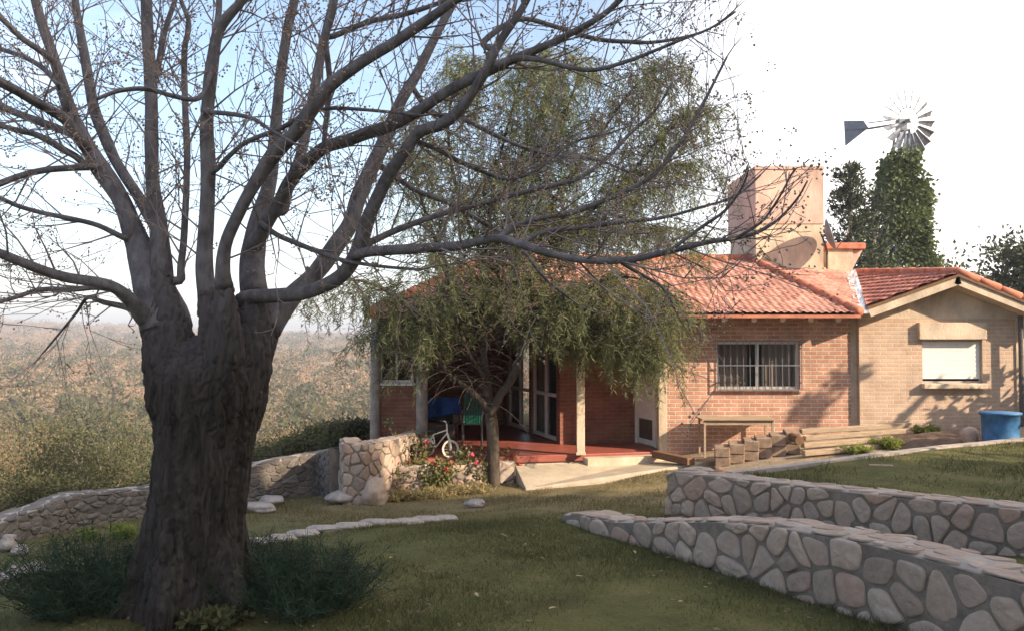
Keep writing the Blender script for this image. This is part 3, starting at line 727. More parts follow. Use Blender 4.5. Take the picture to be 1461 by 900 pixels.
k = MB(); k.tube([V(X(538, YL), YL-.06, -2.9), V(X(536, YL), YL-.06, -1.4), V(X(537, YL), YL-.06, .55)], [.11, .09, .09], 14, wob=.3)
k.build('porch_column', M['rock'], H, smooth=True)
k = MB(); xcol = X(828, 14.85); k.box((xcol-.07, 14.80, FZ+.002), (xcol+.07, 14.94, .42)); k.box((xcol-.085, 14.785, FZ+.001), (xcol+.085, 14.955, FZ+.05)); k.build('porch_column', M['render_beige'], H, bevel=.008)
# ---- roofs
def facet(pts, name, mname, pu=.13, pv=.235, amp=.02, step=.022, parent=H, extra=0):
    pts = [Vector(p) for p in pts]; n = Vector((0, 0, 0))
    for i in range(len(pts)): n += pts[i-1].cross(pts[i])
    n.normalize(); n = n if n.z > 0 else -n
    u = V(0, 0, 1).cross(n).normalized(); v = n.cross(u); o = min(pts, key=lambda p: p.dot(v))
    us = [(p-o).dot(u) for p in pts]; vs_ = [(p-o).dot(v) for p in pts]
    ua, ub = math.floor(min(us)/pu)*pu, max(us); va, vb = min(vs_), max(vs_)
    nu = int((ub-ua)/(pu/8))+1; cs = []
    for k in range(int((vb-va)/pv)+2):
        cs += [(va+k*pv, step), (va+k*pv+pv*.5, step*.5), (va+(k+1)*pv-.004, 0)]
    bm = bmesh.new(); G = []; prof = []
    for i in range(nu+1):
        x = ua+(ub-ua)*i/nu; ph = (x/pu) % 1
        h = math.sin(math.pi*min(1, ph/.62)) if ph < .62 else -.25*math.sin(math.pi*(ph-.62)/.38)
        prof.append((x, h*amp))
    rj = [random.uniform(-.004, .004) for _ in range(4000)]
    for (y, lift) in cs:
        row = []
        for x, h in prof:
            j = rj[(int(x/pu)*37+int((y-va)/pv)*101) % 4000]
            row.append(bm.verts.new(o+u*x+v*(y+j*1.5)+n*(h+lift+j+.02)))
        G.append(row)
    uvl = bm.loops.layers.uv.new('UVMap')
    for j in range(len(cs)-1):
        for i in range(nu):
            f = bm.faces.new((G[j][i], G[j][i+1], G[j+1][i+1], G[j+1][i])); f.smooth = j % 3 != 2
            for l, (ii_, jj) in zip(f.loops, ((i, j), (i+1, j), (i+1, j+1), (i, j+1))):
                l[uvl].uv = (prof[ii_][0]+.0001, (j//3)*pv+.02+(pv-.04)*((jj-(j//3)*3)/3))
    c = sum(pts, Vector((0, 0, 0)))/len(pts)
    for i in range(len(pts)):
        a, b = pts[i-1], pts[i]; e = (b-a).cross(n).normalized()
        if (c-a).dot(e) > 0: e = -e
        g = bm.verts[:]+bm.edges[:]+bm.faces[:]
        bmesh.ops.bisect_plane(bm, geom=g, plane_co=a+e*extra, plane_no=e, clear_outer=True)
    off = org(parent); bmesh.ops.translate(bm, verts=bm.verts, vec=-off)
    me = bpy.data.meshes.new(name); bm.to_mesh(me); bm.free()
    o_ = link(name, me, M[mname], parent)
    s = MB(); s.add([p-n*.006 for p in pts]+[p-n*.05 for p in pts], [tuple(range(len(pts))), tuple(range(2*len(pts)-1, len(pts)-1, -1))]+[(i, (i+1) % len(pts), len(pts)+(i+1) % len(pts), len(pts)+i) for i in range(len(pts))])
    s.build('soffit', M['wood_dark'], o_)
    return o_
EY = 14.65; EZ = Zp(449, EY); RA = V(X(1070, 18), 18, 1.72); RB = V(X(1229, EY), EY, EZ); RC = V(7.24, 18, 1.44)
RL = -2.5; RH = V(-.6, 18, 1.72)
roof = facet([(RL, EY, EZ), RB, RA, RH], 'roof', 'tile')
facet([(RL, EY, EZ), RH, (RL, 21.2, EZ)], 'roof', 'tile')
facet([RB, RC, RA], 'roof', 'tile')
facet([RH, (5.1, 18, 1.72), (5.1, 21.2, EZ), (RL, 21.2, EZ)], 'roof', 'tile')
def caps(pts, r, name, mname, parent, seg=.36):
    mb = MB(); pts = [Vector(p) for p in pts]
    for a, b in zip(pts[:-1], pts[1:]):
        L = (b-a).length; n = max(1, int(L/seg)); d = (b-a)/n
        for i in range(n):
            p = a+d*i; mb.tube([p-d*.02, p+d*.55, p+d*1.06], [r*1.1, r, r*.86], 12)
    return mb.build(name, M[mname], parent, smooth=True, uv=False)
caps([RB+V(-.02, .02, .05), RA+V(0, 0, .05)], .085, 'ridge_cap', 'ridge', roof)
caps([RA+V(0, 0, .03), RH+V(0, 0, .03), V(RL, EY, EZ+.03)], .10, 'ridge_cap', 'ridge', roof)
k = MB(); k.box((RL, EY-.012, EZ-.055), (RB.x-.01, EY+.012, EZ-.004)); k.build('eave_board', M['ridge'], roof)
for i, px in enumerate([562, 605, 648, 690, 733, 776, 819, 862, 905, 948, 990, 1033, 1076, 1117, 1157, 1196]):   # rafter tails
    x = X(px, EY+.1); k = MB(); k.tube([V(x, EY+.09, EZ-.075), V(x, EY+1.3, EZ+.41)], .055, 10); rf = k.build('rafter', M['wood_dark'], roof, smooth=True, uv=False)
    k = MB(); k.disc((x, EY+.086, EZ-.077), (0, -1, -.4), .052, .012, 12); k.build('rafter_end', M['wood_end'], rf)
# ---- gable wing
YG = 15.3; gl, gr_ = 6.31, 9.34; P0 = V(X(1368, 14.9), 14.9, Zp(391, 14.9)); PL = V(6.30, 14.9, Zp(438, 14.9)); PR = V(9.75, 14.9, P0.z-(9.75-P0.x)*.40)
sx0, sx1, sz0, sz1 = X(1315, YG), X(1401, YG), Zp(546, YG), Zp(485, YG)
gz_l = PL.z-.05
wall((gl, YG), (gr_, YG), -2.1, .40, [(sx0-gl, sx1-gl, sz0, sz1)], mname='brick_pale')
mb = MB(); gp = [(gl, .40), (gr_, .40), (gr_, P0.z-(gr_-P0.x)*.40-.09), (P0.x, P0.z-.09), (gl, PL.z-.07)]
mb.add([(x, YG-.004, z) for x, z in gp]+[(x, YG+.2, z) for x, z in gp], [tuple(range(5)), tuple(range(9, 4, -1))]+[(i, (i+1) % 5, 5+(i+1) % 5, 5+i) for i in range(5)])
mb.build('gable', M['render_beige'], H)
wall((gr_, YG+.2), (gr_, 20), -2.1, .62, mname='brick_pale')
mb = MB(); mb.box((X(1308, YG), YG-.10, sz1+.012), (X(1404, YG), YG+.1, Zp(460, YG))); mb.build('lintel', M['render_beige'], H, bevel=.01)
mb = MB(); mb.box((gr_-.19, YG-.025, -2.1), (gr_+.012, YG-.006, .42)); mb.build('corner_column', M['render_beige'], H)
w2 = MB(); frame_boxes(w2, sx0+.002, sx1-.002, sz0+.002, sz1-.002, YG+.06, YG+.12, .03); w2 = w2.build('window', M['alu'], H)
sh = MB(); n = 16; zb_ = sz0+.075
for i in range(n):
    za, zb2 = zb_+(sz1-.03-zb_)*i/n, zb_+(sz1-.03-zb_)*(i+1)/n; sh.box((sx0+.032, YG+.052+.004*(i % 2), za), (sx1-.032, YG+.075, zb2-.004))
sh.box((sx0+.034, YG+.062, zb_), (sx1-.034, YG+.08, sz1-.03)); sh.build('shutter', M['shutter'], w2)
g = MB(); g.box((sx0+.03, YG+.085, sz0+.03), (sx1-.03, YG+.09, sz1-.03)); g.build('pane', M['glass_dark'], w2)
mb = MB(); mb.box((sx0-.03, YG-.13, sz0-.10), (sx1+.03, YG+.055, sz0-.006)); mb.build('sill', M['render_beige'], w2, bevel=.012)
mb = MB()
for a, b in ((PL, P0), (P0, PR)):
    d = (b-a).normalized(); up = V(-d.z, 0, d.x)
    q = [a-up*.185+V(0, .0, 0), b-up*.185, b-up*.045, a-up*.045]
    mb.add([p for p in q]+[p+V(0, .395, 0) for p in q], [(0,1,2,3),(7,6,5,4),(0,4,5,1),(1,5,6,2),(2,6,7,3),(3,7,4,0)])
mb.build('barge_beam', M['render_beige'], H)
RR = V(X(1222, 18.5), 18.5, Zp(391, 18.5))
r2 = facet([PL+V(-.02, -.03, 0), P0+V(0, -.03, 0), RR], 'roof', 'tile_dark', parent=H)
facet([P0+V(0, -.03, 0), PR+V(0, -.03, 0), PR+V(0, 3.6, .1), RR], 'roof', 'tile_dark', parent=H)
caps([PR+V(0, .03, .03), P0+V(0, .03, .05)], .075, 'ridge_cap', 'ridge', r2); caps([P0+V(0, .03, .05), RR+V(0, 0, .05)], .07, 'ridge_cap', 'ridge', r2, .4)
# silver flashing in the valley between the two roofs
mb = MB(); n = 26; a0_, a1_ = RB+V(.05, .04, .03), RC+V(.02, 0, .04)
for i in range(n+1):
    p = a0_.lerp(a1_, i/n)
    for j in range(5):
        q = p+V((j-2)*.055, 0, abs(j-2)*.012+random.uniform(-.018, .018)); mb.v.append(tuple(q))
for i in range(n):
    for j in range(4): mb.f.append((i*5+j, i*5+j+1, i*5+j+6, i*5+j+5))
fl_ = mb.build('flashing', M['flash'], H, uv=False); md = fl_.modifiers.new('s', 'SOLIDIFY'); md.thickness = .012
# ---- tank tower and chimney
YT_ = 17.6; tx0, tx1 = X(1080, YT_), X(1176, YT_); tz1, tzm = Zp(238, YT_), Zp(320, YT_)
mb = MB(); mb.add([(tx0, YT_, .9), (tx1, YT_, .9), (tx1, 19.8, .9), (tx0-.02, 19.6, .9), (tx0, YT_, tzm), (tx1, YT_, tzm), (tx1, 19.8, tzm), (tx0-.02, 19.6, tzm)], [(0,3,2,1),(4,5,6,7),(0,1,5,4),(1,2,6,5),(2,3,7,6),(3,0,4,7)])
tw = mb.build('tank_tower', M['render_beige'], H)
mb = MB(); e = .018; mb.box((tx0-e, YT_-e, tzm), (tx1+e, 19.82, tz1)); mb.box((tx0-.03, YT_-.03, tz1-.07), (tx1+.03, 19.83, tz1+.01))
mb.build('tank_housing', M['render_pink'], tw, bevel=.012)
YC = 17.95; c0, c1 = X(1183, YC), X(1218, YC)
mb = MB(); mb.box((c0, YC, .9), (c1, YC+.5, Zp(356, YC))); ch = mb.build('chimney', M['render_beige'], H)
mb = MB(); mb.box((c0-.07, YC-.07, Zp(356, YC)+.001), (X(1235, YC), YC+.56, Zp(347, YC))); mb.build('chimney_cap', M['ridge'], ch, bevel=.02)
mb = MB(); mb.add([(c1+.001, YC+.03, Zp(384, YC)), (c1+.001, YC+.45, Zp(384, YC)), (c1+.001, YC+.45, Zp(357, YC)), (c1+.001, YC+.03, Zp(357, YC)), (X(1233, YC), YC+.03, Zp(357, YC)), (X(1233, YC), YC+.45, Zp(357, YC))], [(0,1,2,3),(3,2,5,4),(0,4,5,1),(0,3,4),(1,5,2)])
mb.build('chimney_corbel', M['render_pink'], ch)
# ------------------------------------------------------------------ satellite dish
dc = at(1185, 335, 17.15); dnm = V(.93, -.30, .28).normalized()
S = T('satellite_dish', 'dull satellite dish seen edge-on beside the tank tower', 'satellite dish', (X(1181, 17.25), 17.25, Zp(384, 17.25)))
t1 = dnm.cross(V(0, 0, 1)).normalized(); t2 = t1.cross(dnm); mb = MB(); R_ = .34; K = 8; N_ = 32
mb.v.append(tuple(dc-dnm*.10))
for k_ in range(1, K+1):
    for j in range(N_):
        a = 6.2832*j/N_; r = R_*k_/K; mb.v.append(tuple(dc-dnm*.10*(1-(k_/K)**2)+t1*(r*math.cos(a))+t2*(r*1.0*math.sin(a))))
for j in range(N_): mb.f.append((0, 1+j, 1+(j+1) % N_))
for k_ in range(K-1):
    for j in range(N_): mb.f.append((1+k_*N_+j, 1+(k_+1)*N_+j, 1+(k_+1)*N_+(j+1) % N_, 1+k_*N_+(j+1) % N_))
o = mb.build('reflector', M['galv'], S, smooth=True, uv=False); md = o.modifiers.new('s', 'SOLIDIFY'); md.thickness = .015
base = Vector(S.location)
mb = MB(); mb.tube([base, base+V(0, 0, .35), dc-dnm*.16, dc-dnm*.09], .022, 8); mb.build('mast', M['iron'], S)
mb = MB(); tip = dc+dnm*.36-t2*.05; mb.tube([dc-t2*R_*.98, tip], .011, 6); mb.build('arm', M['iron'], S)
mb = MB(); mb.tube([tip-dnm*.02, tip-dnm*.09], [.03, .02], 10); mb.build('receiver', M['cream'], S)
# ------------------------------------------------------------------ porch stone wall (end pier + parapet), planter bed, ramp
pw = [V(-2.95, 16.9, 0), V(-2.62, 13.15, 0), V(-2.27, 12.95, 0), V(-1.93, 13.55, 0)]
pa, pb = at(492, 630, 13.3), at(600, 613, 15.1)
pts = [(-2.80, 13.75), (-2.56, 12.92), (-2.25, 12.86), (-1.95, 13.6), (-1.5, 15.15)]
tb = [gz(*p)-.05 for p in pts]
stone_wall('porch_wall', 'whitish stone pier and low parapet at the left end of the porch', 'stone wall',
           Path(pts, [-1.57, -1.56, -1.57, -1.59, -1.60], tb), .30, .20, .17, M['stone'], M['mortar'], M['mortar_top'], .012, .010, .03, seed=21, tcw=.25, toph=(.002, .008))
pts = [(-1.95, 13.62), (-.9, 13.95), (.05, 14.3)]; tb = [gz(*p)-.05 for p in pts]
stone_wall('planter_wall', 'low rubble wall under the porch edge behind the flowering shrubs', 'stone wall',
           Path(pts, [FZ-.03, FZ-.035, FZ-.04], tb), .22, .2, .13, M['stone'], M['mortar'], M['mortar_top'], .012, .008, .04, seed=23, tcw=.2)
ra = [V(X(735, 14.42), 14.42, FZ-.125), V(X(828, 14.75), 14.75, FZ-.125), V(xc-.17, 15.26, FZ-.125), V(3.1, 15.3, FZ-.14), V(X(1002, 14.2), 14.2, 0), V(X(880, 13.7), 13.7, 0), V(X(750, 13.35), 13.35, 0)]
for p in ra[4:]: p.z = gz(p.x, p.y)+.03
mb = MB(); n = len(ra); mb.add(ra+[p-V(0, 0, .25) for p in ra], [tuple(range(n)), tuple(range(2*n-1, n-1, -1))]+[(i, (i+1) % n, n+(i+1) % n, n+i) for i in range(n)])
o = mb.build('concrete_ramp', M['ramp'], None, bevel=.01); meta(o, kind='structure')
mb = MB(); sa, sb = V(X(831, 14.86), 14.86, 0), V(xc-.2, 15.22, 0); dd_ = (sb-sa).normalized()
Ms = Matrix((dd_, V(-dd_.y, dd_.x, 0), V(0, 0, 1))).transposed().to_4x4(); Ms.translation = V(sa.x, sa.y, 0)
mb.box((0, -.26, FZ-.2), ((sb-sa).length, .0, FZ-.035), Ms); o = mb.build('porch_step', M['render_beige'], None, bevel=.01); meta(o, kind='structure')
# ------------------------------------------------------------------ the big bare chinaberry
TD = 5.6
tb_ = at(275, 862, TD)
TREE = T('chinaberry_tree', 'huge bare tree with thick dark trunk and spreading limbs full of dry berries', 'tree', (tb_.x, TD, gz(tb_.x, TD)))
def PX(l, d0=0, d1=0, dmid=None):
    n = len(l); pts = []; rad = []
    for i, (x, y, r) in enumerate(l):
        r *= .86; f = i/(n-1); d = TD + d0 + (d1-d0)*f
        pts.append(at(x, y, d)); rad.append(r/F*d)
    return pts, rad
rows = [(905,266,92),(885,268,82),(862,270,76),(835,273,72),(790,277,67),(740,280,65),(690,285,64),(640,290,64),(600,294,66),(570,298,69),(542,301,71),(520,302,64),(502,303,50),(487,304,32),(478,304,14)]
tp, tr = smooth_path([at(x, y, TD) for y, x, r in rows], [r/F*TD for y, x, r in rows], 5)
LIMBS = [  # (points (px, py, radius px), depth offset at start / end)
 ([(266,630,44),(258,570,47),(243,500,42),(232,445,40),(216,400,32),(198,350,20),(184,312,16),(169,280,15),(143,240,16),(120,200,13),(100,160,11),(82,100,9),(62,40,8),(50,0,7),(40,-60,6)], -.08, .5),
 ([(264,555,34),(246,470,24),(236,425,20),(230,370,17),(227,325,14),(217,250,11.5),(216,150,10.5),(212,75,9.5),(209,0,9),(206,-70,7)], -.05, .1),
 ([(228,335,11),(213,308,10),(190,270,9),(166,232,9),(150,197,9.5),(134,155,9),(128,122,8.5),(117,60,7),(107,0,6),(100,-60,5)], .1, .9),
 ([(304,560,34),(304,480,21),(299,440,18),(293,400,15),(292,350,13),(297,250,11.5),(295,175,11),(302,100,10.5),(310,50,9.5),(322,28,8.5),(347,0,7),(380,-40,6)], -.19, -.4),
 ([(318,560,34),(322,490,26),(321,430,18),(318,390,12),(322,350,10.5),(337,312,10),(353,280,10.5),(380,235,12.5),(403,208,12),(425,185,12),(450,150,11.5),(472,122,10.5),(515,90,9.5),(565,60,9),(615,25,8),(650,0,7),(705,-35,6)], -.19, -1.0),
 ([(338,565,34),(356,500,31),(364,440,24),(361,400,22),(361,360,20),(370,310,15),(382,272,12),(388,235,11),(395,165,9),(401,100,8.5),(411,40,8),(420,0,7.5),(428,-50,6)], -.06, .7),
 ([(362,350,14),(378,322,12),(398,290,11.5),(415,258,11.5),(440,230,11),(465,210,10.5),(495,201,10.5),(525,190,10.5),(558,180,10),(590,163,9.5),(622,142,9),(650,124,9),(690,105,8.5),(725,88,8),(765,71,7),(800,55,6),(860,22,5),(895,-10,4)], .0, -1.4),
 ([(405,300,8),(412,265,9),(428,225,9),(440,170,8.5),(450,120,8.5),(459,75,7.5),(468,30,6.5),(476,0,6),(484,-40,5)], .3, 1.0),
 ([(342,630,30),(346,570,36),(370,490,28),(392,452,22),(420,420,16),(452,388,14.5),(480,350,14.5),(500,318,14),(515,272,13.5),(535,230,12.5),(556,182,11),(575,140,9.5),(595,105,8.5),(625,45,7),(650,0,6),(670,-40,5)], .25, 1.3),
 ([(330,560,14),(332,470,15),(340,432,12),(358,423,11.5),(395,422,12),(430,419,12),(462,408,12),(488,392,12),(505,368,13),(514,348,13),(524,315,12),(537,285,11.5),(556,248,11),(575,220,10.5),(595,192,10),(612,183,9.5),(632,177,9.5),(655,158,9.5),(675,130,8.5),(694,100,8),(712,62,7),(742,18,6),(765,-25,5)], .15, -1.0),
 ([(507,364,9),(530,359,8.5),(565,357,8.5),(600,355,8.5),(632,353,8),(660,350,8),(690,343,7.5),(710,340,7.5),(735,346,6.5),(770,358,6),(825,370,6),(872,372,6),(905,370,5.5),(950,360,5),(985,352,4.5),(1015,345,4),(1050,340,3.5),(1080,332,3),(1104,318,2.6),(1122,302,2.2),(1140,280,1.8),(1152,258,1.4)], -.35, -1.5),
 ([(712,340,6),(730,326,5.5),(755,315,5),(785,309,4.5),(815,304,4.5),(850,291,4.5),(900,270,4.2),(935,247,4),(960,218,3.5),(980,190,3.2),(998,158,3),(1015,125,2.5),(1037,82,1.8)], -.75, -.2),
 ([(516,352,7),(545,338,6),(575,325,5.5),(610,312,5),(650,300,5),(690,290,4.5),(725,280,4.5),(775,268,4.2),(825,255,4),(865,226,3.5),(900,190,3),(935,158,2.4),(958,120,1.8)], -.3, .6),
 ([(712,92,6),(740,84,5.5),(770,86,4.5),(815,97,4),(850,100,3.8),(900,86,3.4),(965,60,2.6),(1015,40,2),(1050,17,1.4)], -1.1, -1.6),
 ([(690,60,5),(740,28,4.5),(790,38,4),(850,56,4),(900,60,3.5),(940,60,3),(1000,47,2.2),(1040,24,1.4)], -1.0, -.2),
 ([(590,200,5),(625,214,4.5),(650,228,4),(680,241,3.8),(725,256,3.2),(770,240,2.8),(815,205,2.4),(870,190,2)], -.9, -.5),
 ([(475,52,5),(525,32,5),(580,20,4.5),(640,0,4),(690,-20,3)], .8, .4),
 ([(462,205,4),(470,125,5),(468,90,5),(465,55,5),(476,15,5),(482,-30,4)], -.6, -.9),
 ([(118,206,9),(95,173,9),(72,157,8.5),(50,145,8.5),(25,130,8),(0,117,8),(-60,85,6)], .3, -.5),
 ([(120,202,7),(98,190,7),(75,181,6.5),(50,172,6.5),(25,162,6.5),(0,152,6.5),(-60,132,5)], .3, .9),
 ([(126,238,6.5),(108,224,6),(90,214,6),(70,202,5.5),(50,192,5),(25,186,5),(0,180,4.5),(-50,175,3.5)], .25, .0),
 ([(134,238,7),(100,240,5.5),(65,243,5.5),(30,251,5.5),(0,262,5.5),(-60,285,4.5)], .2, -.3),
 ([(97,155,6),(86,110,5),(72,84,5),(50,68,5),(30,54,5),(0,25,5),(-40,-5,4)], .4, -.1),
 ([(84,122,5),(72,108,4.5),(55,93,4.2),(30,80,4),(0,70,4),(-40,55,3)], .4, 1.0),
 ([(178,340,5),(140,322,4.5),(100,312,4.2),(60,304,4),(25,294,4),(0,283,3.8),(-50,265,3)], .2, -.4),
 ([(212,455,18),(195,438,13),(178,420,10),(150,406,9),(100,397,8.5),(65,387,8),(38,377,8),(0,362,8),(-60,335,6)], .0, -.9),
 ([(172,415,6),(140,410,5),(105,413,4.5),(60,413,4),(20,425,3.5),(-30,440,3)], -.1, .7),
 ([(200,448,6),(178,438,5),(150,432,4.5),(125,425,3),(110,445,2.4),(85,475,1.8),(60,505,1.4)], 0, .5),
 ([(222,110,5),(230,70,5),(238,35,4.5),(250,0,4),(262,-40,3)], .1, .3),
 ([(256,400,8),(258,380,6),(263,330,5.5),(267,225,5.5),(264,150,5.2),(263,75,5),(270,35,4),(258,0,3.5),(250,-40,3)], .3, .5),
 ([(300,105,4),(285,140,4),(250,138,4),(210,127,4),(170,130,3.5),(137,142,3)], -.3, -.9),
 ([(296,160,4),(330,163,4),(362,170,3.5),(385,185,3),(420,205,2.5)], -.3, -.9),
 ([(309,242,4.5),(328,222,4.2),(350,204,4),(375,193,4),(400,184,4),(435,164,4),(470,155,3.5),(520,157,3),(600,165,2.5)], -.15, -.5),
 ([(372,318,5),(395,335,4.5),(425,348,4),(460,362,4),(492,372,3.5),(540,380,3),(600,385,2.4)], -.2, -.7),
 ([(305,55,5),(312,20,5),(313,-10,5),(315,-50,4)], -.3, -.1),
 ([(540,235,5),(590,270,4.5),(640,290,4),(690,318,3.8),(740,352,3.2),(775,395,2.6),(812,425,2)], .4, .9),
 ([(585,120,5),(615,160,4.5),(660,170,4.2),(700,190,4),(745,210,3.5),(790,222,3),(850,228,2.4),(905,250,1.8)], 1.0, 1.6),
 ([(745,347,4.5),(780,330,4.2),(830,325,4),(880,318,3.6),(940,312,3),(1000,296,2.6),(1050,280,2.2),(1085,250,1.6)], -.75, -.3),
 ([(880,371,3.5),(915,392,3),(945,410,2.4),(962,440,1.8)], -1, -.8),
 ([(955,358,3.4),(1000,325,3),(1035,300,2.4),(1060,265,1.8),(1068,240,1.4)], -1.1, -1.6),
 ([(1050,340,2.6),(1085,318,2.3),(1110,285,1.9),(1130,248,1.5),(1137,240,1.2)], -1.4, -1.9),
]
# trunk: crown of fused stems, remeshed into one skin, with furrowed bark
tm = MB(); tm.tube(tp, tr, 40)
SM = []
for li, (l, d0, d1) in enumerate(LIMBS):
    x0, y0, _ = l[0]
    if not (y0 > 500 and 230 < x0 < 400):                  # branches grow out of the limb that passes their first point
        best = min(((b.x/b.y*F+CX-x0)**2 + (HZ-b.z/b.y*F-y0)**2 + (0 if b.y else 0), b.y) for p, r in SM for b in p)
        d1 = best[1]-TD + (d1-d0); d0 = best[1]-TD
        q_ = min((b for p, r in SM for b in p), key=lambda b: (b.x/b.y*F+CX-x0)**2 + (HZ-b.z/b.y*F-y0)**2)
        l = [(q_.x/q_.y*F+CX, CY-(q_.z*math.cos(PITCH)-q_.y*math.sin(PITCH))/(q_.y*math.cos(PITCH)+q_.z*math.sin(PITCH))*F, l[0][2]*.9)] + l
    P_, R_2 = PX(l, d0, d1); SM.append(smooth_path(P_, R_2, 4))
for i in (0, 1, 3, 4, 5, 8, 9):
    p, r = SM[i]; k = 14 if i in (0, 1) else 12
    tm.tube(p[:k], [x*(1.22-.42*j/k)*min(1, .45+.16*j) for j, x in enumerate(r[:k])], 20)
for ang, L_, px_w in ((3.5, .40, .085), (5.8, .30, .08), (4.6, .34, .09), (2.2, .4, .09), (.6, .3, .08)):  # root flare
    b0 = Vector(TREE.location); d = V(math.cos(ang), math.sin(ang), 0)
    e = b0+d*(L_+.1); e.z = gz(e.x, e.y)-.06
    tm.tube([b0+V(0, 0, .75)+d*.20, b0+V(0, 0, .32)+d*.29, b0+V(0, 0, .10)+d*.38, e], [px_w, px_w*1.15, px_w*1.05, .05], 14)
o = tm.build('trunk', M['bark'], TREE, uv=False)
md = o.modifiers.new('r', 'REMESH'); md.mode = 'VOXEL'; md.voxel_size = .0115
md = o.modifiers.new('s', 'SMOOTH'); md.iterations = 11; md.factor = .6
dg = bpy.context.evaluated_depsgraph_get(); me = bpy.data.meshes.new_from_object(o.evaluated_get(dg)); o.modifiers.clear(); o.data = me
bm = bmesh.new(); bm.from_mesh(me); bm.normal_update()
for v in bm.verts:
    w = v.co + Vector(TREE.location); q = V(w.x*16, w.y*16, w.z*3.6); f = abs(noise.noise(q)); f2 = abs(noise.noise(V(w.x*36+3, w.y*36, w.z*13)))
    big = noise.noise(V(w.x*3, w.y*3, w.z*.9))
    dv_ = noise.voronoi(V(w.x*21+1.2*f, w.y*21, w.z*4.4+2*f))[0]; cr = min(1, max(0, (dv_[1]-dv_[0])/.22))
    v.co += v.normal*(.03*(min(f, .4)-.2) + .016*(f2-.2) + .02*big + .015*(cr*cr*(3-2*cr)-.7))
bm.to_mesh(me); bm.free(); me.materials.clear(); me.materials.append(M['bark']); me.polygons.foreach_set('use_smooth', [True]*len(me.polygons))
for li, (p, r) in enumerate(SM):
    if li in (0, 1, 3, 4, 5, 8, 9): p, r = p[10:], r[10:]
    k = MB(); n = 14 if r[len(r)//3] > .03 else 8
    k.tube(p, r, n, wob=.16); k.build('limb', M['limb'], TREE, smooth=True, uv=False)
# twigs and berries
tw = MB(); BER = []
rt = random.Random(4)
def off(q):                                            # the crown thins out to the east
    x = q.x/q.y*F+CX; y = HZ-q.z/q.y*F
    return (x > 1070 and y < 225) or x > 1165
def twig(p, d, L, r, lev):
    if off(p): return
    n = 3 if lev else 4; pts = [p]; rad = [r]; q = p.copy(); dd = d.copy()
    for i in range(n):
        dd = (dd + V(rt.uniform(-.28, .28), rt.uniform(-.28, .28), rt.uniform(-.18, .26))).normalized(); q = q+dd*(L/n)
        if off(q): break
        pts.append(q.copy()); rad.append(max(.0021, r*(1-.75*(i+1)/n)))
        if lev > 0 and rt.random() < (.9 if lev > 1 else .55):
            s = (dd + V(rt.uniform(-1, 1), rt.uniform(-1, 1), rt.uniform(-.5, .9))*.85).normalized()
            twig(q, s, L*rt.uniform(.4, .7), r*.55, lev-1)
    if len(pts) < 2: return
    tw.tube(pts, rad, 3, cap=False)
    if rt.random() < .62: BER.append((q.copy(), dd.copy()))
for li, (p, r) in enumerate(SM):
    acc = rt.uniform(0, .2); main = r[0] > .045
    for i in range(2, len(p)-1):
        acc += (p[i]-p[i-1]).length
        if main and p[i].z < .35: acc = 0; continue
        step = .085 if r[i] < .03 else .17
        while acc > step:
            acc -= step*rt.uniform(.7, 1.4)
            d = (p[i+1]-p[i-1]).normalized(); s = d.cross(V(rt.uniform(-1, 1), rt.uniform(-1, 1), rt.uniform(-1, 1))).normalized()
            dir_ = (d*rt.uniform(.3, 1)+s*rt.uniform(.5, 1)+V(0, 0, .15)).normalized()
            lev = 2 if rt.random() < .8 else 1
            twig(p[i]-d*rt.uniform(0, .04), dir_, rt.uniform(.28, .72), min(.008, max(.0035, r[i]*.4)), lev)
    twig(p[-1], (p[-1]-p[-2]).normalized(), .3, max(.003, r[-1]*.9), 2)
tw.build('twigs', M['twig'], TREE, uv=False)
PH = (1+5**.5)/2
OCT = np.array([(1,0,0),(-1,0,0),(0,1,0),(0,-1,0),(0,0,1),(0,0,-1)], float)
OF = [(0,2,4),(2,1,4),(1,3,4),(3,0,4),(2,0,5),(1,2,5),(3,1,5),(0,3,5)]
bc = []
for q, d in BER:
    for _ in range(rt.randint(2, 6)): bc.append(tuple(q + V(rt.gauss(0, .02), rt.gauss(0, .02), rt.gauss(-.01, .02))))
bc = np.array(bc); br = RNG.uniform(.005, .0092, len(bc))
T8 = np.array([[OCT[a], OCT[b], OCT[c]] for a, b, c in OF])
nb = len(bc); vv = (bc[:, None]+OCT[None]*br[:, None, None]).reshape(-1, 3)
me = bpy.data.meshes.new('berries'); me.from_pydata((vv-np.array(TREE.location)).tolist(), [], (np.array(OF)[None]+6*np.arange(nb)[:, None, None]).reshape(-1, 3).tolist()); me.update()
link('berry_clusters', me, M['berry'], TREE, True)
print('twig faces', len(tw.f), 'berries', nb)

# ------------------------------------------------------------------ foliage helpers
def clump_cloud(c, rad, n, spread=.35, clumps=30, shell=.45, squash=1):
    """leaf points gathered in clumps through an ellipsoid crown"""
    c = np.array(c, float); rad = np.array(rad, float)
    u = unit(RNG.normal(size=(clumps, 3))); rr = shell+(1-shell)*RNG.random((clumps, 1))**.6
    cc = c+u*rr*rad; k = RNG.integers(0, clumps, n); sz = RNG.uniform(.55, 1.35, clumps)[k][:, None]
    P = cc[k]+RNG.normal(size=(n, 3))*rad*spread*.5*sz
    return P, unit(P-c)
def leaf_blob(name, mat_, parent, c, rad, n, L, W, clumps=30, spread=.35, shell=.45, droop=.2):
    P, out = clump_cloud(c, rad, n, spread, clumps, shell)
    D = out+RNG.normal(size=(n, 3))*.8-np.array([0, 0, droop])
    return quads(name, leaves(P, D, RNG.uniform(.7, 1.3, n)*L, RNG.uniform(.7, 1.3, n)*W), mat_, parent)
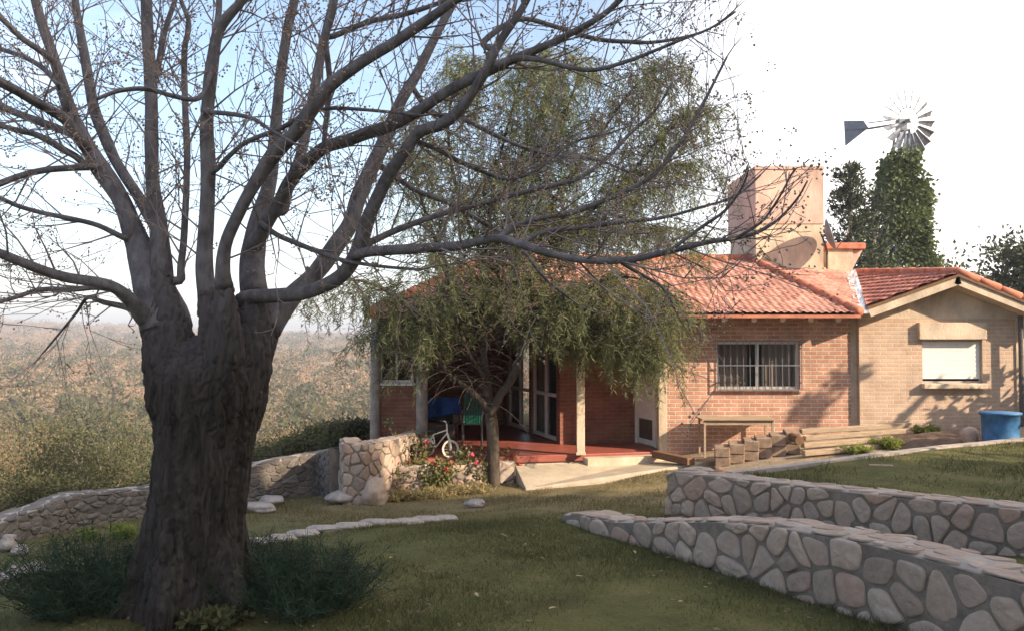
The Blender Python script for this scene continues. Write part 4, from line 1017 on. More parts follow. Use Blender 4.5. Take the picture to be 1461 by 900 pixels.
def broad_tree(name, label, base, h, rad, n, L, W, mat_, bark, group=None, clumps=40, cz=.62, trunk_r=.16, spread=.32):
    base = Vector(base); root = T(name, label, 'tree', base, group)
    c = base+V(0, 0, h*cz); tk = MB()
    tk.tube([base-V(0, 0, .2), base+V(.03*h, 0, h*.25), c-V(0, 0, h*.1), c+V(0, 0, h*.15)], [trunk_r*1.3, trunk_r, trunk_r*.7, trunk_r*.3], 10, wob=.2)
    for i in range(9):
        a = random.uniform(0, 6.28); e = random.uniform(-.2, .8); s = base+V(0, 0, h*random.uniform(.25, .6))
        t = c+V(math.cos(a)*rad[0]*.75, math.sin(a)*rad[1]*.75, e*rad[2]*.75); tk.tube([s, s.lerp(t, .5)+V(0, 0, .1*h), t], [trunk_r*.5, trunk_r*.3, trunk_r*.08], 6)
    tk.build('trunk', bark, root, smooth=True, uv=False)
    leaf_blob('crown', mat_, root, c, rad, n, L, W, clumps, spread)
    return root
def bush(name, label, base, rad, n, L, W, mat_, cat='bush', group=None, clumps=16, stems=True):
    base = Vector(base); root = T(name, label, cat, base, group); c = base+V(0, 0, rad[2]*.8)
    leaf_blob('foliage', mat_, root, c, rad, n, L, W, clumps, .5, .3)
    if stems:
        k = MB()
        for i in range(7):
            a = random.uniform(0, 6.28); k.tube([base-V(0, 0, .1), base+V(math.cos(a)*rad[0]*.3, math.sin(a)*rad[1]*.3, rad[2]*.6), base+V(math.cos(a)*rad[0]*.7, math.sin(a)*rad[1]*.7, rad[2]*1.3)], [.03*rad[2], .02*rad[2], .006*rad[2]], 5)
        k.build('stems', M['twig'], root, uv=False)
    return root

# ------------------------------------------------------------------ pepper tree in front of the porch
pb_ = hit(705, 694); pd = pb_.y
PT = T('pepper_tree', 'leafy pepper tree with weeping green foliage in front of the porch', 'tree', (pb_.x, pd, gz(pb_.x, pd)))
stems = [([(705,700,12),(704,650,11),(702,613,11),(699,585,11),(694,540,8),(689,490,6.5),(686,430,6),(690,370,5),(700,300,4),(712,230,3),(730,160,2),(745,105,1.7),(752,72,1.2)], 0, .3),
 ([(700,592,8),(712,566,7.5),(726,546,7.5),(740,518,7),(746,470,6),(742,425,5.5),(738,380,5),(742,320,4.5),(760,260,3.5),(790,200,2.5),(815,140,1.8),(830,85,1.2)], 0, -.4),
 ([(698,585,7),(680,565,5.5),(660,548,5),(640,533,4.5),(622,500,4),(600,465,3.5),(570,430,3),(530,405,2.5),(490,400,2),(455,415,1.4)], 0, -.6),
 ([(688,480,4.5),(668,440,4.5),(645,395,4),(620,340,3.5),(600,280,3),(585,220,2.4),(575,165,1.6)], .1, .9),
 ([(742,425,4.5),(770,385,4.5),(805,340,4),(845,300,3.5),(890,265,3),(940,240,2.4),(985,235,1.6)], -.2, .5),
 ([(745,470,4.5),(775,450,4),(810,425,3.5),(850,405,3),(890,395,2.5),(925,405,2),(945,440,1.4)], -.1, -1.0),
 ([(744,470,4.2),(775,462,4),(815,468,3.4),(860,478,2.8),(900,488,2.2),(935,505,1.6)], -.1, -.6),
 ([(770,455,3.5),(810,440,3.2),(850,440,2.8),(890,455,2.2),(915,480,1.6)], -.4, .3),
 ([(738,380,4),(765,330,4),(800,270,3.5),(845,210,3),(885,150,2.4),(925,105,1.6),(960,90,1.2)], -.3, -.8),
 ([(690,370,4),(665,310,3.5),(645,240,3),(640,170,2.4),(655,110,1.8),(680,80,1.3)], .2, -.8),
 ([(692,520,4),(655,490,3.5),(615,470,3),(575,465,2.5),(540,480,2)], .1, 1.0),
 ([(741,330,3.5),(790,310,3.5),(850,320,3),(900,330,2.6),(955,325,2),(1000,340,1.5)], -.3, .9),
 ([(696,545,4),(670,505,3.6),(650,450,3.2),(640,400,3),(620,360,2)], 0, -1.2),
 ([(700,300,3.4),(740,230,3),(770,170,2.6),(790,110,2),(800,75,1.4)], .3, 1.0),
 ([(890,265,2.8),(930,210,2.4),(975,170,1.8),(1005,160,1.2)], .2, -.3)]
k = MB(); ANCH = []
for l, d0, d1 in stems:
    n = len(l); P_ = []; R_2 = []
    for i, (x, y, r) in enumerate(l):
        d = pd+d0+(d1-d0)*i/(n-1); P_.append(at(x, y, d)); R_2.append(r*.78/F*d)
    p, r = smooth_path(P_, R_2, 4); k.tube(p, r, 10, wob=.25)
    for a, b in zip(p, r):
        if b < .058: ANCH.append((a, b))
# side boughs that arch out and down carry the weeping strands
ru = random.Random(9); B2 = []
for (a, b) in ANCH:
    for _ in range(3 if b < .045 else 2):
        ang = ru.uniform(0, 6.28); L = ru.uniform(.5, 1.35)*(1 if b > .02 else .75); d = V(math.cos(ang), math.sin(ang)*.9, ru.uniform(.1, .9)).normalized()
        pts = [a]; q = a.copy(); n = 7
        for i in range(n):
            d = (d+V(ru.uniform(-.15, .15), ru.uniform(-.15, .15), -.20)).normalized(); q = q+d*(L/n); pts.append(q.copy()); B2.append(q.copy())
        k.tube(pts, [max(.004, min(.014, b*.4)*(1-i/(n+1))) for i in range(n+1)], 4, cap=False)
k.build('trunk', M['pepper_bark'], PT, smooth=True, uv=False)
LP, LD, LL, LW = [], [], [], []; strand = MB()
def low_limit(p):                                          # how far the curtain of leaves hangs, by plan position
    x = p.x/p.y*F+CX
    return np.interp(x, [430, 480, 560, 620, 680, 720, 780, 830, 900, 935, 975, 1010, 1040], [500, 555, 570, 515, 470, 480, 495, 535, 560, 595, 520, 440, 400])
for q in B2:
    pxx, pyy = q.x/q.y*F+CX, HZ-q.z/q.y*F
    dn_f = .9 if pyy < 330 else ((.5 if pyy < 465 else .5) if pxx > 590 else .46)
    if 640 < pxx < 770 and pyy > 475: dn_f = .35
    if pxx > 770 and pyy > 400: dn_f = 1
    for _ in range((ru.random() < dn_f*.86)+(ru.random() < dn_f*.18)):
        L = ru.uniform(.25, 1.1)*ru.uniform(.5, 1.1); n = int(L/.05); p = q+V(ru.gauss(0, .08), ru.gauss(0, .08), 0); d = V(ru.gauss(0, .7), ru.gauss(0, .7), .1)
        lim = at(CX, low_limit(p)+ru.uniform(-45, 25), p.y).z; pts = [p.copy()]
        for i in range(n):
            d = (d+V(ru.gauss(.01, .06), ru.gauss(0, .06), -.22)).normalized(); p = p+d*.05
            if p.z < lim: break
            if i % 4 == 3: pts.append(p.copy())
            for s in range(3):
                LP.append(p[:]); LD.append((d.x*.5+ru.gauss(0, .7), d.y*.5+ru.gauss(0, .7), d.z*.7-.1+ru.gauss(0, .4))); LL.append(ru.uniform(.06, .15)); LW.append(ru.uniform(.010, .018))
        if len(pts) > 1: strand.tube(pts, .003, 3, cap=False)
strand.build('twigs', M['pepper_bark'], PT, uv=False)
quads('crown', leaves(np.array(LP), np.array(LD), np.array(LL), np.array(LW)), M['pepper'], PT)
print('pepper leaves', len(LP))

# ------------------------------------------------------------------ windmill with ivy-clad tower
WD = 38.0; hub = at(1286, 176, WD); bx = X(1291, WD); gb = -2.6
WM = T('windmill', 'farm windmill with fan wheel and tail vane on a tall ivy-covered tower', 'windmill', (bx, WD, gb))
k = MB(); topz = hub.z-.35
def leg(sx, sy, f): hw = 1.25*(1-f)+.22*f; return V(bx+sx*hw, WD+sy*hw, gb+(topz-gb)*f)
for sx in (-1, 1):
    for sy in (-1, 1): k.bar(leg(sx, sy, 0), leg(sx, sy, 1), .09, .09)
for i in range(9):
    f0_, f1_ = i/9, (i+1)/9
    for (a, b) in (((-1,-1),(1,-1)),((1,-1),(1,1)),((1,1),(-1,1)),((-1,1),(-1,-1))):
        k.bar(leg(*a, f1_), leg(*b, f1_), .05, .05); k.bar(leg(*a, f0_), leg(*b, f1_), .035, .035)
k.build('tower', M['galv'], WM)
wn_ = V(.37, -.93, .0).normalized(); ax1 = V(0, 0, 1); ax2 = wn_.cross(ax1).normalized(); wc = hub+wn_*.42
wh = MB(); R_ = 1.48
for rr in (.62, 1.12):
    wh.tube([wc+(ax1*math.cos(a)+ax2*math.sin(a))*rr for a in [6.2832*i/36 for i in range(36)]], .014, 4, closed=True)
for i in range(6):
    a = 6.2832*i/6; e = ax1*math.cos(a)+ax2*math.sin(a); wh.tube([wc+wn_*.1, wc+e*1.35], .014, 4)
wh.disc(wc, wn_, .10, .3, 12)
WH = wh.build('wheel', M['galv'], WM, uv=False)
for i in range(18):
    a = 6.2832*(i+.5)/18; e = ax1*math.cos(a)+ax2*math.sin(a); t = wn_.cross(e); tt = (t*math.cos(.75)+wn_*math.sin(.75)); nn = e.cross(tt)
    b = MB(); lo, hi = wc+e*.58, wc+e*R_; q = []
    for pnt, w in ((lo, .06), (lo.lerp(hi, .5), .12), (hi, .17)):
        q += [pnt-tt*w+nn*.012, pnt+nn*-.014, pnt+tt*w+nn*.012]
    b.add(q, [(0,1,4,3),(1,2,5,4),(3,4,7,6),(4,5,8,7)]); bo = b.build('blade', M['galv'], WH, uv=False)
    md = bo.modifiers.new('s', 'SOLIDIFY'); md.thickness = .008
k = MB(); k.box((hub.x-.2, hub.y-.2, hub.z-.34), (hub.x+.2, hub.y+.2, hub.z+.16)); k.tube([hub, wc], .07, 8); k.build('gearbox', M['galv'], WM, bevel=.03)
vt = [at(1204, 173, WD+2.2), at(1232, 172.5, WD+1.5), at(1239, 183, WD+1.3), at(1206, 209, WD+2.2)]
mid = at(1239, 184, WD+1.3)
k = MB(); k.tube([hub+V(0, .1, 0), mid, at(1206, 186, WD+2.2)], .05, 6); k.tube([hub+V(0, .1, .22), at(1238, 176, WD+1.33)], .03, 5); k.build('tail_boom', M['galv'], WM, uv=False)
k = MB(); k.add([p-V(0, .012, 0) for p in vt]+[p+V(0, .012, 0) for p in vt], [(0,1,2,3),(7,6,5,4)]+[(i, (i+1) % 4, 4+(i+1) % 4, 4+i) for i in range(4)]); k.build('tail_vane', M['galv'], WM)
# ivy: leaves over the four faces, thinner near the top
n = 26000; f = RNG.random(n)**1.15*.93; face = RNG.integers(0, 4, n); s = RNG.uniform(-1, 1, n)
hw = 1.42-1.02*f + .10*np.sin(f*17+face*2)+.07*np.sin(f*41+face)
cxv = np.where(face == 0, s, np.where(face == 1, 1, np.where(face == 2, s, -1))); cyv = np.where(face == 0, -1, np.where(face == 1, s, np.where(face == 2, 1, s)))
P = np.stack([bx+cxv*hw, WD+cyv*hw, gb+(topz-.25-gb)*f], 1)+RNG.normal(size=(n, 3))*[.13, .13, .16]
P += .16*np.stack([np.sin(P[:, 2]*2.1+face), np.cos(P[:, 2]*1.7+face*2), 0*f], 1)
D = np.stack([cxv, cyv, -.5+0*f], 1)+RNG.normal(size=(n, 3))*.7
quads('ivy', leaves(P, D, RNG.uniform(.14, .26, n), RNG.uniform(.11, .2, n)), M['ivy'], WM)

# ------------------------------------------------------------------ trees behind the house
def conifer(label, px, py_top, Y, w, n, group):
    t = at(px, py_top, Y); base = V(t.x, Y, -2.6); h = t.z-base.z; root = T('pine_tree', label, 'tree', base, group)
    k = MB(); k.tube([base, t-V(0, 0, .3)], [.22, .04], 8)
    Ps, Ds = [], []
    nb_ = 46
    for i in range(nb_):
        f = .18+.8*i/nb_; a = i*2.4+random.uniform(-.4, .4); L = w*(1-f)**.75*random.uniform(.7, 1.25)+.25; s = base+V(0, 0, h*f); e = s+V(math.cos(a)*L, math.sin(a)*L, L*random.uniform(.0, .5))
        k.tube([s, e], [.05*(1-f)+.015, .01], 5); m_ = int(n/nb_)
        tt = RNG.random(m_)[:, None]**.7; q = np.array(s)+(np.array(e)-np.array(s))*tt+RNG.normal(size=(m_, 3))*.17*(.5+L*.4); Ps.append(q); Ds.append(np.array(e-s)*.5/L+RNG.normal(size=(m_, 3))*.6+[0, 0, .3])
    k.build('trunk', M['twig'], root, uv=False); P = np.concatenate(Ps); D = np.concatenate(Ds)
    quads('crown', leaves(P, D, RNG.uniform(.16, .34, len(P)), RNG.uniform(.04, .08, len(P))), M['pine'], root)
conifer('dark pine behind the house between tank tower and windmill', 1212, 232, 31, 1.35, 7000, 'trees behind the house')
conifer('slim dark pine touching the ivy-covered windmill tower', 1246, 268, 33, 1.0, 5000, 'trees behind the house')
b_ = at(1452, 400, 34); broad_tree('broad_tree', 'rounded dark tree behind the gable wing at the right edge', (b_.x+1, 34, -2.4), 6.6, (3.1, 2.8, 2.2), 16000, .22, .12, M['pine'], M['twig'], 'trees behind the house')
b_ = at(1345, 380, 42); bush('bush', 'low pale green shrub at the right foot of the windmill tower', (b_.x, 42, -.2), (2.3, 2.0, 2.1), 7000, .22, .14, M['bush'], group='shrubs behind the house')
b_ = at(1393, 385, 46); bush('bush', 'distant green shrub between the windmill and the rounded dark tree', (b_.x, 46, -.6), (2.2, 2.0, 1.9), 5000, .24, .14, M['bush'], group='shrubs behind the house')

# ------------------------------------------------------------------ valley scrub beyond the boundary wall
def scrub(N, r0, r1, size, per, mat_, name, a0=-.62, a1=.02, lf=1.0):
    th = RNG.uniform(a0, a1, N); r = np.exp(RNG.uniform(math.log(r0), math.log(r1), N)); x = r*np.sin(th); y = r*np.cos(th)
    ok = ~inside(x, y) & (dist_poly(x, y) > 3); x, y, r = x[ok], y[ok], r[ok]; z = ground_z(x, y)
    s = size*RNG.uniform(.5, 1.35, len(x))*(1+r/500); n = len(x)*per
    k = np.repeat(np.arange(len(x)), per)
    u = unit(RNG.normal(size=(n, 3)))*RNG.random((n, 1))**.4; u[:, 2] = np.abs(u[:, 2])*1.0
    P = np.stack([x, y, z-.1], 1)[k]+u*s[k][:, None]*[1, 1, .95]
    D = u+RNG.normal(size=(n, 3))*.8
    o = quads(name, leaves(P, D, lf*s[k]*RNG.uniform(.14, .30, n), lf*s[k]*RNG.uniform(.07, .15, n)), mat_)
    return meta(o, 'scrub covering the valley floor and slopes' if 'dry' not in name else 'dry pinkish brush covering the valley slopes', 'scrub', kind='stuff')
scrub(900, 26, 240, 1.1, 130, M['bush'], 'green_scrub')
scrub(1900, 30, 420, 1.05, 110, M['bush_dry'], 'dry_scrub')
M['bush_far'] = mat('far brush', (.20, .13, .085), .9, .3, 1, island=1, hue=[(.17, .11, .065), (.29, .19, .11), (.33, .23, .125), (.14, .11, .05)])
scrub(1500, 60, 1100, 2.1, 70, M['bush'], 'olive_scrub', lf=1.6)
scrub(4200, 220, 1500, 1.5, 44, M['bush_far'], 'dry_brush', lf=1.35)
for i in range(20):
    th = random.uniform(-.6, -.1); r_ = random.uniform(38, 150); x, y = r_*math.sin(th), r_*math.cos(th)
    bush('bush', 'olive green bush standing on the valley floor beyond the wall', (x, y, gz(x, y)), (random.uniform(1.6, 3.2), random.uniform(1.6, 3), random.uniform(1.2, 2.2)), 2600, .26, .15, M['bush'], group='bushes scattered over the valley floor', stems=False)
NB = [('olive bush beyond the boundary wall left of the big trunk', 180, 512, 24, (2.5, 2.2, 2.1), 'bush'), ('brownish shrub beyond the wall beside the big trunk', 112, 590, 22, (1.6, 1.5, 1.3), 'bush'),
      ('dark shrub beyond the boundary wall at the left edge', 20, 615, 23, (2.4, 2.0, 1.5), 'bush'), ('low dark shrub crowding the boundary wall at the left', 70, 650, 18, (1.6, 1.2, .9), 'bush'),
      ('pale dry bush beyond the wall right of the big trunk', 420, 600, 30, (1.8, 1.8, 1.0), 'bush_dry'), ('green bush below the porch beside the boundary wall', 470, 622, 22, (1.2, 1.2, .7), 'bush'),
      ('dry shrub in the valley behind the leftmost limb', 40, 560, 36, (2.4, 2.2, 1.8), 'bush_dry'), ('yellowish bush in the valley between wall and slope', 392, 612, 24, (1.2, 1.2, .8), 'bush'), ('olive bush left of the porch pier', 508, 606, 19, (.7, .7, .8), 'bush')]
for lab, px, pt, Y, rd, mm in NB:
    t = at(px, pt, Y); zb = gz(t.x, Y); h = max(.45, (t.z-zb)/2.2); rd = (rd[0]*.95, rd[1]*.9, h)
    bush('bush', lab, (t.x, Y, zb), (rd[0], rd[1], h), 22000, .085, .042, M[mm], group='bushes beyond the boundary wall', clumps=34)

# ------------------------------------------------------------------ plants in the garden
M['dry_tuft'] = mat('dry tuft', (.30, .24, .11), .8, .3, 3, island=1, hue=[(.20, .17, .07), (.34, .27, .13), (.42, .34, .18)], trans=.3)
def feathery(label, px, py, h, rad, n, mat_, name='fern_plant', fine=.0045, group=None, L=.10):
    p = hit(px, py); p.z = gz(p.x, p.y); root = T(name, label, 'plant', p, group)
    st = MB(); Ps, Ds = [], []
    for i in range(n):
        a = random.uniform(0, 6.28); rr = random.random()**.6*rad; b = p+V(math.cos(a)*rr*.6, math.sin(a)*rr*.6, -.03); hh = h*random.uniform(.55, 1.1)*(1-.35*rr/rad)
        e = b+V(math.cos(a)*rr*.7+random.gauss(0, .05), math.sin(a)*rr*.7+random.gauss(0, .05), hh); m_ = (b+e)/2+V(random.gauss(0, .03), random.gauss(0, .03), .04)
        st.tube([b, m_, e], [.004, .003, .0015], 3, cap=False); k_ = 46
        t = RNG.uniform(.15, 1, k_)[:, None]; q = (1-t)**2*np.array(b)+2*t*(1-t)*np.array(m_)+t*t*np.array(e); Ps.append(q); Ds.append(RNG.normal(size=(k_, 3))*[1, 1, .7]+[0, 0, .6])
    st.build('stems', mat_, root, uv=False); P = np.concatenate(Ps); D = np.concatenate(Ds); m2 = len(P)
    quads('foliage', leaves(P, D, RNG.uniform(.5, 1.2, m2)*L, RNG.uniform(.7, 1.4, m2)*fine), mat_, root); return root
feathery('dark feathery plant left of the big trunk', 135, 872, .60, .50, 200, M['fern'], group='feathery plants around the big trunk')
feathery('dark feathery plant at the left foot of the big trunk', 205, 850, .42, .25, 80, M['fern'], group='feathery plants around the big trunk')
feathery('dark feathery plant right of the big trunk', 428, 866, .52, .48, 190, M['fern'], group='feathery plants around the big trunk')
feathery('low feathery plant touching the right root of the big trunk', 370, 835, .40, .24, 70, M['fern'], group='feathery plants around the big trunk')
feathery('pale sunlit weed tuft left of the trunk near the boundary wall', 172, 772, .24, .12, 34, M['lit_weed'], 'weed', .012, 'pale weeds by the boundary wall', .08)
feathery('single pale weed stalk left of the larger weed tuft', 126, 775, .22, .05, 12, M['lit_weed'], 'weed', .012, 'pale weeds by the boundary wall', .07)
feathery('small clump of light green leaves at the foot of the trunk', 300, 888, .16, .14, 26, M['bush'], 'weed', .03, 'small weeds at the trunk foot', .07)
p = hit(425, 855); p.z += .06
yl = MB(); L_ = .16
for sgn in (1,):
    for i in range(7):
        f = i/6; w = .042*math.sin(math.pi*min(.97, f*.9+.08)); c = p+V(.02*f, -.05*f, L_*f*.95); yl.v += [tuple(c+V(-w, 0, 0)), tuple(c+V(0, .012, .004)), tuple(c+V(w, 0, .006))]
for i in range(6):
    for j in range(2): yl.f.append((i*3+j, i*3+j+1, i*3+j+4, i*3+j+3))
M['yellow_leaf'] = mat('yellow leaf', (.30, .31, .045), .6, .15, 20, trans=.3)
o = yl.build('yellow_leaf', M['yellow_leaf'], None, smooth=True, uv=False); meta(o, 'yellow green leaf standing out against the dark plant right of the trunk', 'leaf'); md = o.modifiers.new('s', 'SOLIDIFY'); md.thickness = .002
# rose bushes in the planter
def rose(label, px, py, h, rad, n, fl, col):
    h *= 1.15; n = int(n*1.5); fl = int(fl*1.6)+1
    p = hit(px, py); p.z = gz(p.x, p.y); root = T('rose_bush', label, 'flowering shrub', p, 'flowering shrubs in front of the porch'); st = MB(); Ps, Ds, tips = [], [], []
    for i in range(n):
        a = random.uniform(0, 6.28); q = p+V(0, 0, -.02); d = V(math.cos(a)*.5, math.sin(a)*.5, 1).normalized(); pts = [q]; L = h*random.uniform(.6, 1.1)
        for s in range(5):
            d = (d+V(random.gauss(0, .2), random.gauss(0, .2), 0)).normalized(); q = q+d*L/5*V(1, 1, 1).length/1.732; q.x = p.x+max(-rad, min(rad, q.x-p.x)); pts.append(q.copy())
            if s >= 0:
                k_ = 16; Ps.append(np.array(q)+RNG.normal(size=(k_, 3))*.065); Ds.append(RNG.normal(size=(k_, 3))+[0, 0, .3])
        st.tube(pts, [.008, .007, .006, .005, .004, .003], 4, cap=False); tips.append(q)
    st.build('stems', M['twig'], root, uv=False); P = np.concatenate(Ps); m2 = len(P)
    quads('foliage', leaves(P, np.concatenate(Ds), RNG.uniform(.04, .085, m2), RNG.uniform(.03, .055, m2)), M['rose_leaf'], root)
    for i in range(fl):
        c = tips[i % len(tips)]+V(random.gauss(0, .05), -abs(random.gauss(0, .05)), random.uniform(.01, .05)); k_ = 22; u = unit(RNG.normal(size=(k_, 3))); u[:, 2] = np.abs(u[:, 2])
        quads('flower', leaves(np.array(c)+u*.012, u+RNG.normal(size=(k_, 3))*.25, RNG.uniform(.04, .065, k_), RNG.uniform(.04, .06, k_)), M[col], root)
rose('tall shrub with bright pink flowers at the left of the planter', 580, 700, .95, .32, 13, 4, 'petal_pink')
rose('reddish leaved shrub beside the boulder at the planter corner', 557, 706, .5, .25, 9, 1, 'petal_red')
rose('green shrub under the small bicycle in the planter', 622, 703, .45, .32, 13, 2, 'petal_red')
rose('shrub with red flowers in the middle of the planter', 655, 696, .62, .28, 11, 3, 'petal_pink')
rose('low shrub right of the planter middle next to the pepper trunk', 683, 694, .55, .22, 9, 2, 'petal_pink')
rose('small shrub with yellow red leaves right of the pepper trunk', 722, 684, .42, .12, 7, 1, 'petal_red')

for i, (lab, x, y) in enumerate([('dry grass tuft between the boulder and the flowering shrubs', 575, 712), ('dry grass tuft under the middle flowering shrub', 612, 710), ('dry grass tuft left of the pepper trunk', 648, 706), ('dry grass tuft against the pepper trunk', 678, 702)]):
    feathery(lab, x, y, .2, .22, 34, M['dry_tuft'], 'grass_tuft', .010, 'dry grass tufts in front of the planter', .09)
# ------------------------------------------------------------------ rocks
def rock(label, px, py, s, seed, name='rock', group=None, mat_='rock', sink=.25):
    p = hit(px, py); z0 = gz(p.x, p.y); c = V(p.x, p.y+s[1]*.5, z0+s[2]*(1-sink)*.5)
    bm = bmesh.new(); bmesh.ops.create_icosphere(bm, subdivisions=4, radius=.5)
    for v in bm.verts:
        q = v.co*3+V(seed*7.1, seed, 0); v.co *= 1+.35*noise.noise(q*.6)+.10*noise.noise(q*1.9)+.04*noise.noise(q*5)
        for ax in ((1, .3, .2), (-.4, 1, .5), (.2, -.8, .9), (-.9, -.3, .4), (.1, .2, 1)):
            n_2 = Vector(ax).normalized(); d = v.co.dot(n_2)-.40; v.co -= n_2*max(0, d)*.8
        v.co = Vector((v.co.x*s[0], v.co.y*s[1], v.co.z*s[2]))
    me = bpy.data.meshes.new(name); bm.to_mesh(me); bm.free()
    o = link(name, me, M[mat_], None, True); o.location = c; return meta(o, label, 'rock', group)
rock('big pale boulder at the front corner of the porch planter', 532, 720, (.42, .4, .5), 3, mat_='stone')
rock('flat boulder lying on the lawn left of the porch pier', 482, 721, (.5, .35, .24), 4)
rock('rounded stone lying near the foot of the boundary wall', 384, 724, (.42, .3, .2), 5)
rock('low flat stone on the lawn behind the big trunk', 362, 734, (.55, .4, .16), 6)
rock('small grey stone on the grass in front of the pepper tree', 677, 722, (.32, .22, .14), 7)
rock('white stone at the edge of the concrete ramp', 716, 684, (.2, .18, .14), 8, mat_='stone')
for i, (lab, x, y, s) in enumerate([('pale stone at the far left in the heap by the boundary wall', 4, 788, (.2, .2, .24)), ('brownish stone beside the pale one at the left edge', 22, 793, (.2, .16, .13)),
    ('dark reddish stone in the border row at the left edge', 18, 822, (.24, .2, .1)), ('pale flat stone in the border row at the left', 44, 817, (.26, .2, .1)), ('grey stone ending the border row at the left', 72, 816, (.2, .18, .08)), ('half buried stone in the left corner below the border row', 4, 830, (.2, .18, .1))]):
    rock(lab, x, y, s, 20+i, group='stones by the boundary wall')
# row of edging stones across the lawn, from the trunk to the middle
ex = [(362,776,42),(398,769,34),(430,764,36),(462,759,40),(500,756,48),(541,751,42),(578,748,40),(612,744,38),(636,742,26)]
for i, (x, y, w) in enumerate(ex):
    p = hit(x, y); w_ = w/F*p.y*1.42
    where = ['nearest the big trunk', 'second from the trunk', 'third from the trunk', 'fourth from the trunk', 'middle and longest', 'fourth from the right', 'third from the right', 'second from the right', 'small and last at the right'][i]
    rock('flat edging stone in the lawn row, %s' % where, x, y+3, (w_, .2, .09), 40+i, 'edging_stone', 'row of edging stones across the lawn', 'mortar_top', .6)
# fallen leaves on the lawn
M['dead_leaf'] = mat('fallen leaf', (.36, .28, .15), .8, .2, 20)
lm = None
for i, (x, y) in enumerate([(975, 872), (680, 852), (955, 798), (948, 822), (925, 772), (905, 790), (1090, 838), (560, 800), (610, 868), (760, 795), (830, 830), (720, 770), (870, 766), (515, 870), (1010, 850), (790, 872)]):
    p = hit(x, y); p.z = gz(p.x, p.y)+.03
    if lm is None:
        k = MB(); 
        for a in range(7):
            f = a/6; w = .028*math.sin(math.pi*(f*.9+.05)); k.v += [(-.07+.14*f, -w, .012*math.sin(f*3)), (-.07+.14*f, 0, .003), (-.07+.14*f, w, .016*math.sin(f*3+.6))]
        for a in range(6):
            for j in range(2): k.f.append((a*3+j, (a+1)*3+j, (a+1)*3+j+1, a*3+j+1))
        lm = k.mesh('fallen_leaf', (0, 0, 0)); lm.materials.append(M['dead_leaf'])
    o = bpy.data.objects.new('fallen_leaf', lm); SC.collection.objects.link(o); o.location = p; s = random.uniform(.35, .65); o.scale = (s, s, s); o.rotation_euler = (random.uniform(-.3, .3), random.uniform(-.3, .3), random.uniform(0, 6.28))
    meta(o, 'small pale dry leaf fallen on the shaded lawn', 'fallen leaf', 'dry leaves scattered on the lawn')
# ------------------------------------------------------------------ things by the house
# balance bike sized child's bicycle on the porch edge
BY = 14.45; c1_ = V(X(643, BY), BY, FZ+.155); c2_ = V(X(611, BY+.28), BY+.28, FZ+.155)
BK = T('childs_bicycle', 'small cream child\'s bicycle parked at the edge of the red porch', 'bicycle', (c1_.x-.2, BY+.1, FZ))
fd = (c1_-c2_).normalized(); sd = V(fd.y, -fd.x, 0)
def wheel(c, d):
    s_ = V(d.y, -d.x, 0); k = MB(); e1, e2 = d, V(0, 0, 1)
    k.tube([c+(e1*math.cos(a)+e2*math.sin(a))*.128 for a in [6.2832*i/28 for i in range(28)]], .012, 6, closed=True)
    for i in range(12):
        a = 6.2832*i/12; k.tube([c, c+(e1*math.cos(a)+e2*math.sin(a))*.122], .0022, 3)
    k.disc(c, s_, .022, .06, 10); w = k.build('wheel', M['cream'], BK, uv=False)
    k = MB(); k.tube([c+(e1*math.cos(a)+e2*math.sin(a))*.142 for a in [6.2832*i/28 for i in range(28)]], .0145, 8, closed=True); k.build('tyre', M['cream'], w, smooth=True, uv=False)
wheel(c1_, V(.93, .36, 0)); wheel(c2_, fd)
hd_ = c1_-fd*.07+V(0, 0, .27); st_ = c2_+fd*.12+V(0, 0, .22); bbk = c2_+fd*.17+V(0, 0, .0)
k = MB()
for a, b in ((hd_, bbk), (hd_+V(0, 0, .05), st_), (st_, bbk), (bbk, c2_+sd*.03), (bbk, c2_-sd*.03), (st_, c2_+sd*.03), (st_, c2_-sd*.03)): k.tube([a, b], .012, 7)
k.build('frame', M['cream'], BK, uv=False)
k = MB(); fs = V(.36, -.93, 0)
for s in (-1, 1): k.tube([c1_+fs*.035*s, c1_+fs*.035*s+V(-.02, 0, .16), hd_+fs*.02*s], .012, 7)
k.tube([hd_, hd_+V(-.01, 0, .16)], .013, 7); k.build('fork', M['cream'], BK, uv=False)
k = MB(); ht = hd_+V(-.01, 0, .16); k.tube([ht-fs*.19+V(-.05, 0, .03), ht-fs*.08+V(0, 0, .03), ht, ht+fs*.08+V(0, 0, .03), ht+fs*.19+V(-.05, 0, .03)], .011, 7); hb = k.build('handlebar', M['white'], BK, uv=False)
for s in (-1, 1):
    k = MB(); k.tube([ht+fs*.12*s+V(-.02, 0, .03), ht+fs*.2*s+V(-.052, 0, .03)], .016, 8); k.build('grip', M['black'], hb, uv=False)
k = MB(); q = st_+V(0, 0, .05); k.tube([q-fd*.1, q-fd*.04, q+fd*.03, q+fd*.1], [.035, .045, .028, .014], 10); k.tube([st_, q], .011, 6); k.build('saddle', M['black'], BK, smooth=True, uv=False)
k = MB(); k.tube([bbk-sd*.07+fd*.06, bbk-sd*.04, bbk+sd*.04, bbk+sd*.07-fd*.06], .008, 6); k.build('crank', M['black'], BK, uv=False)
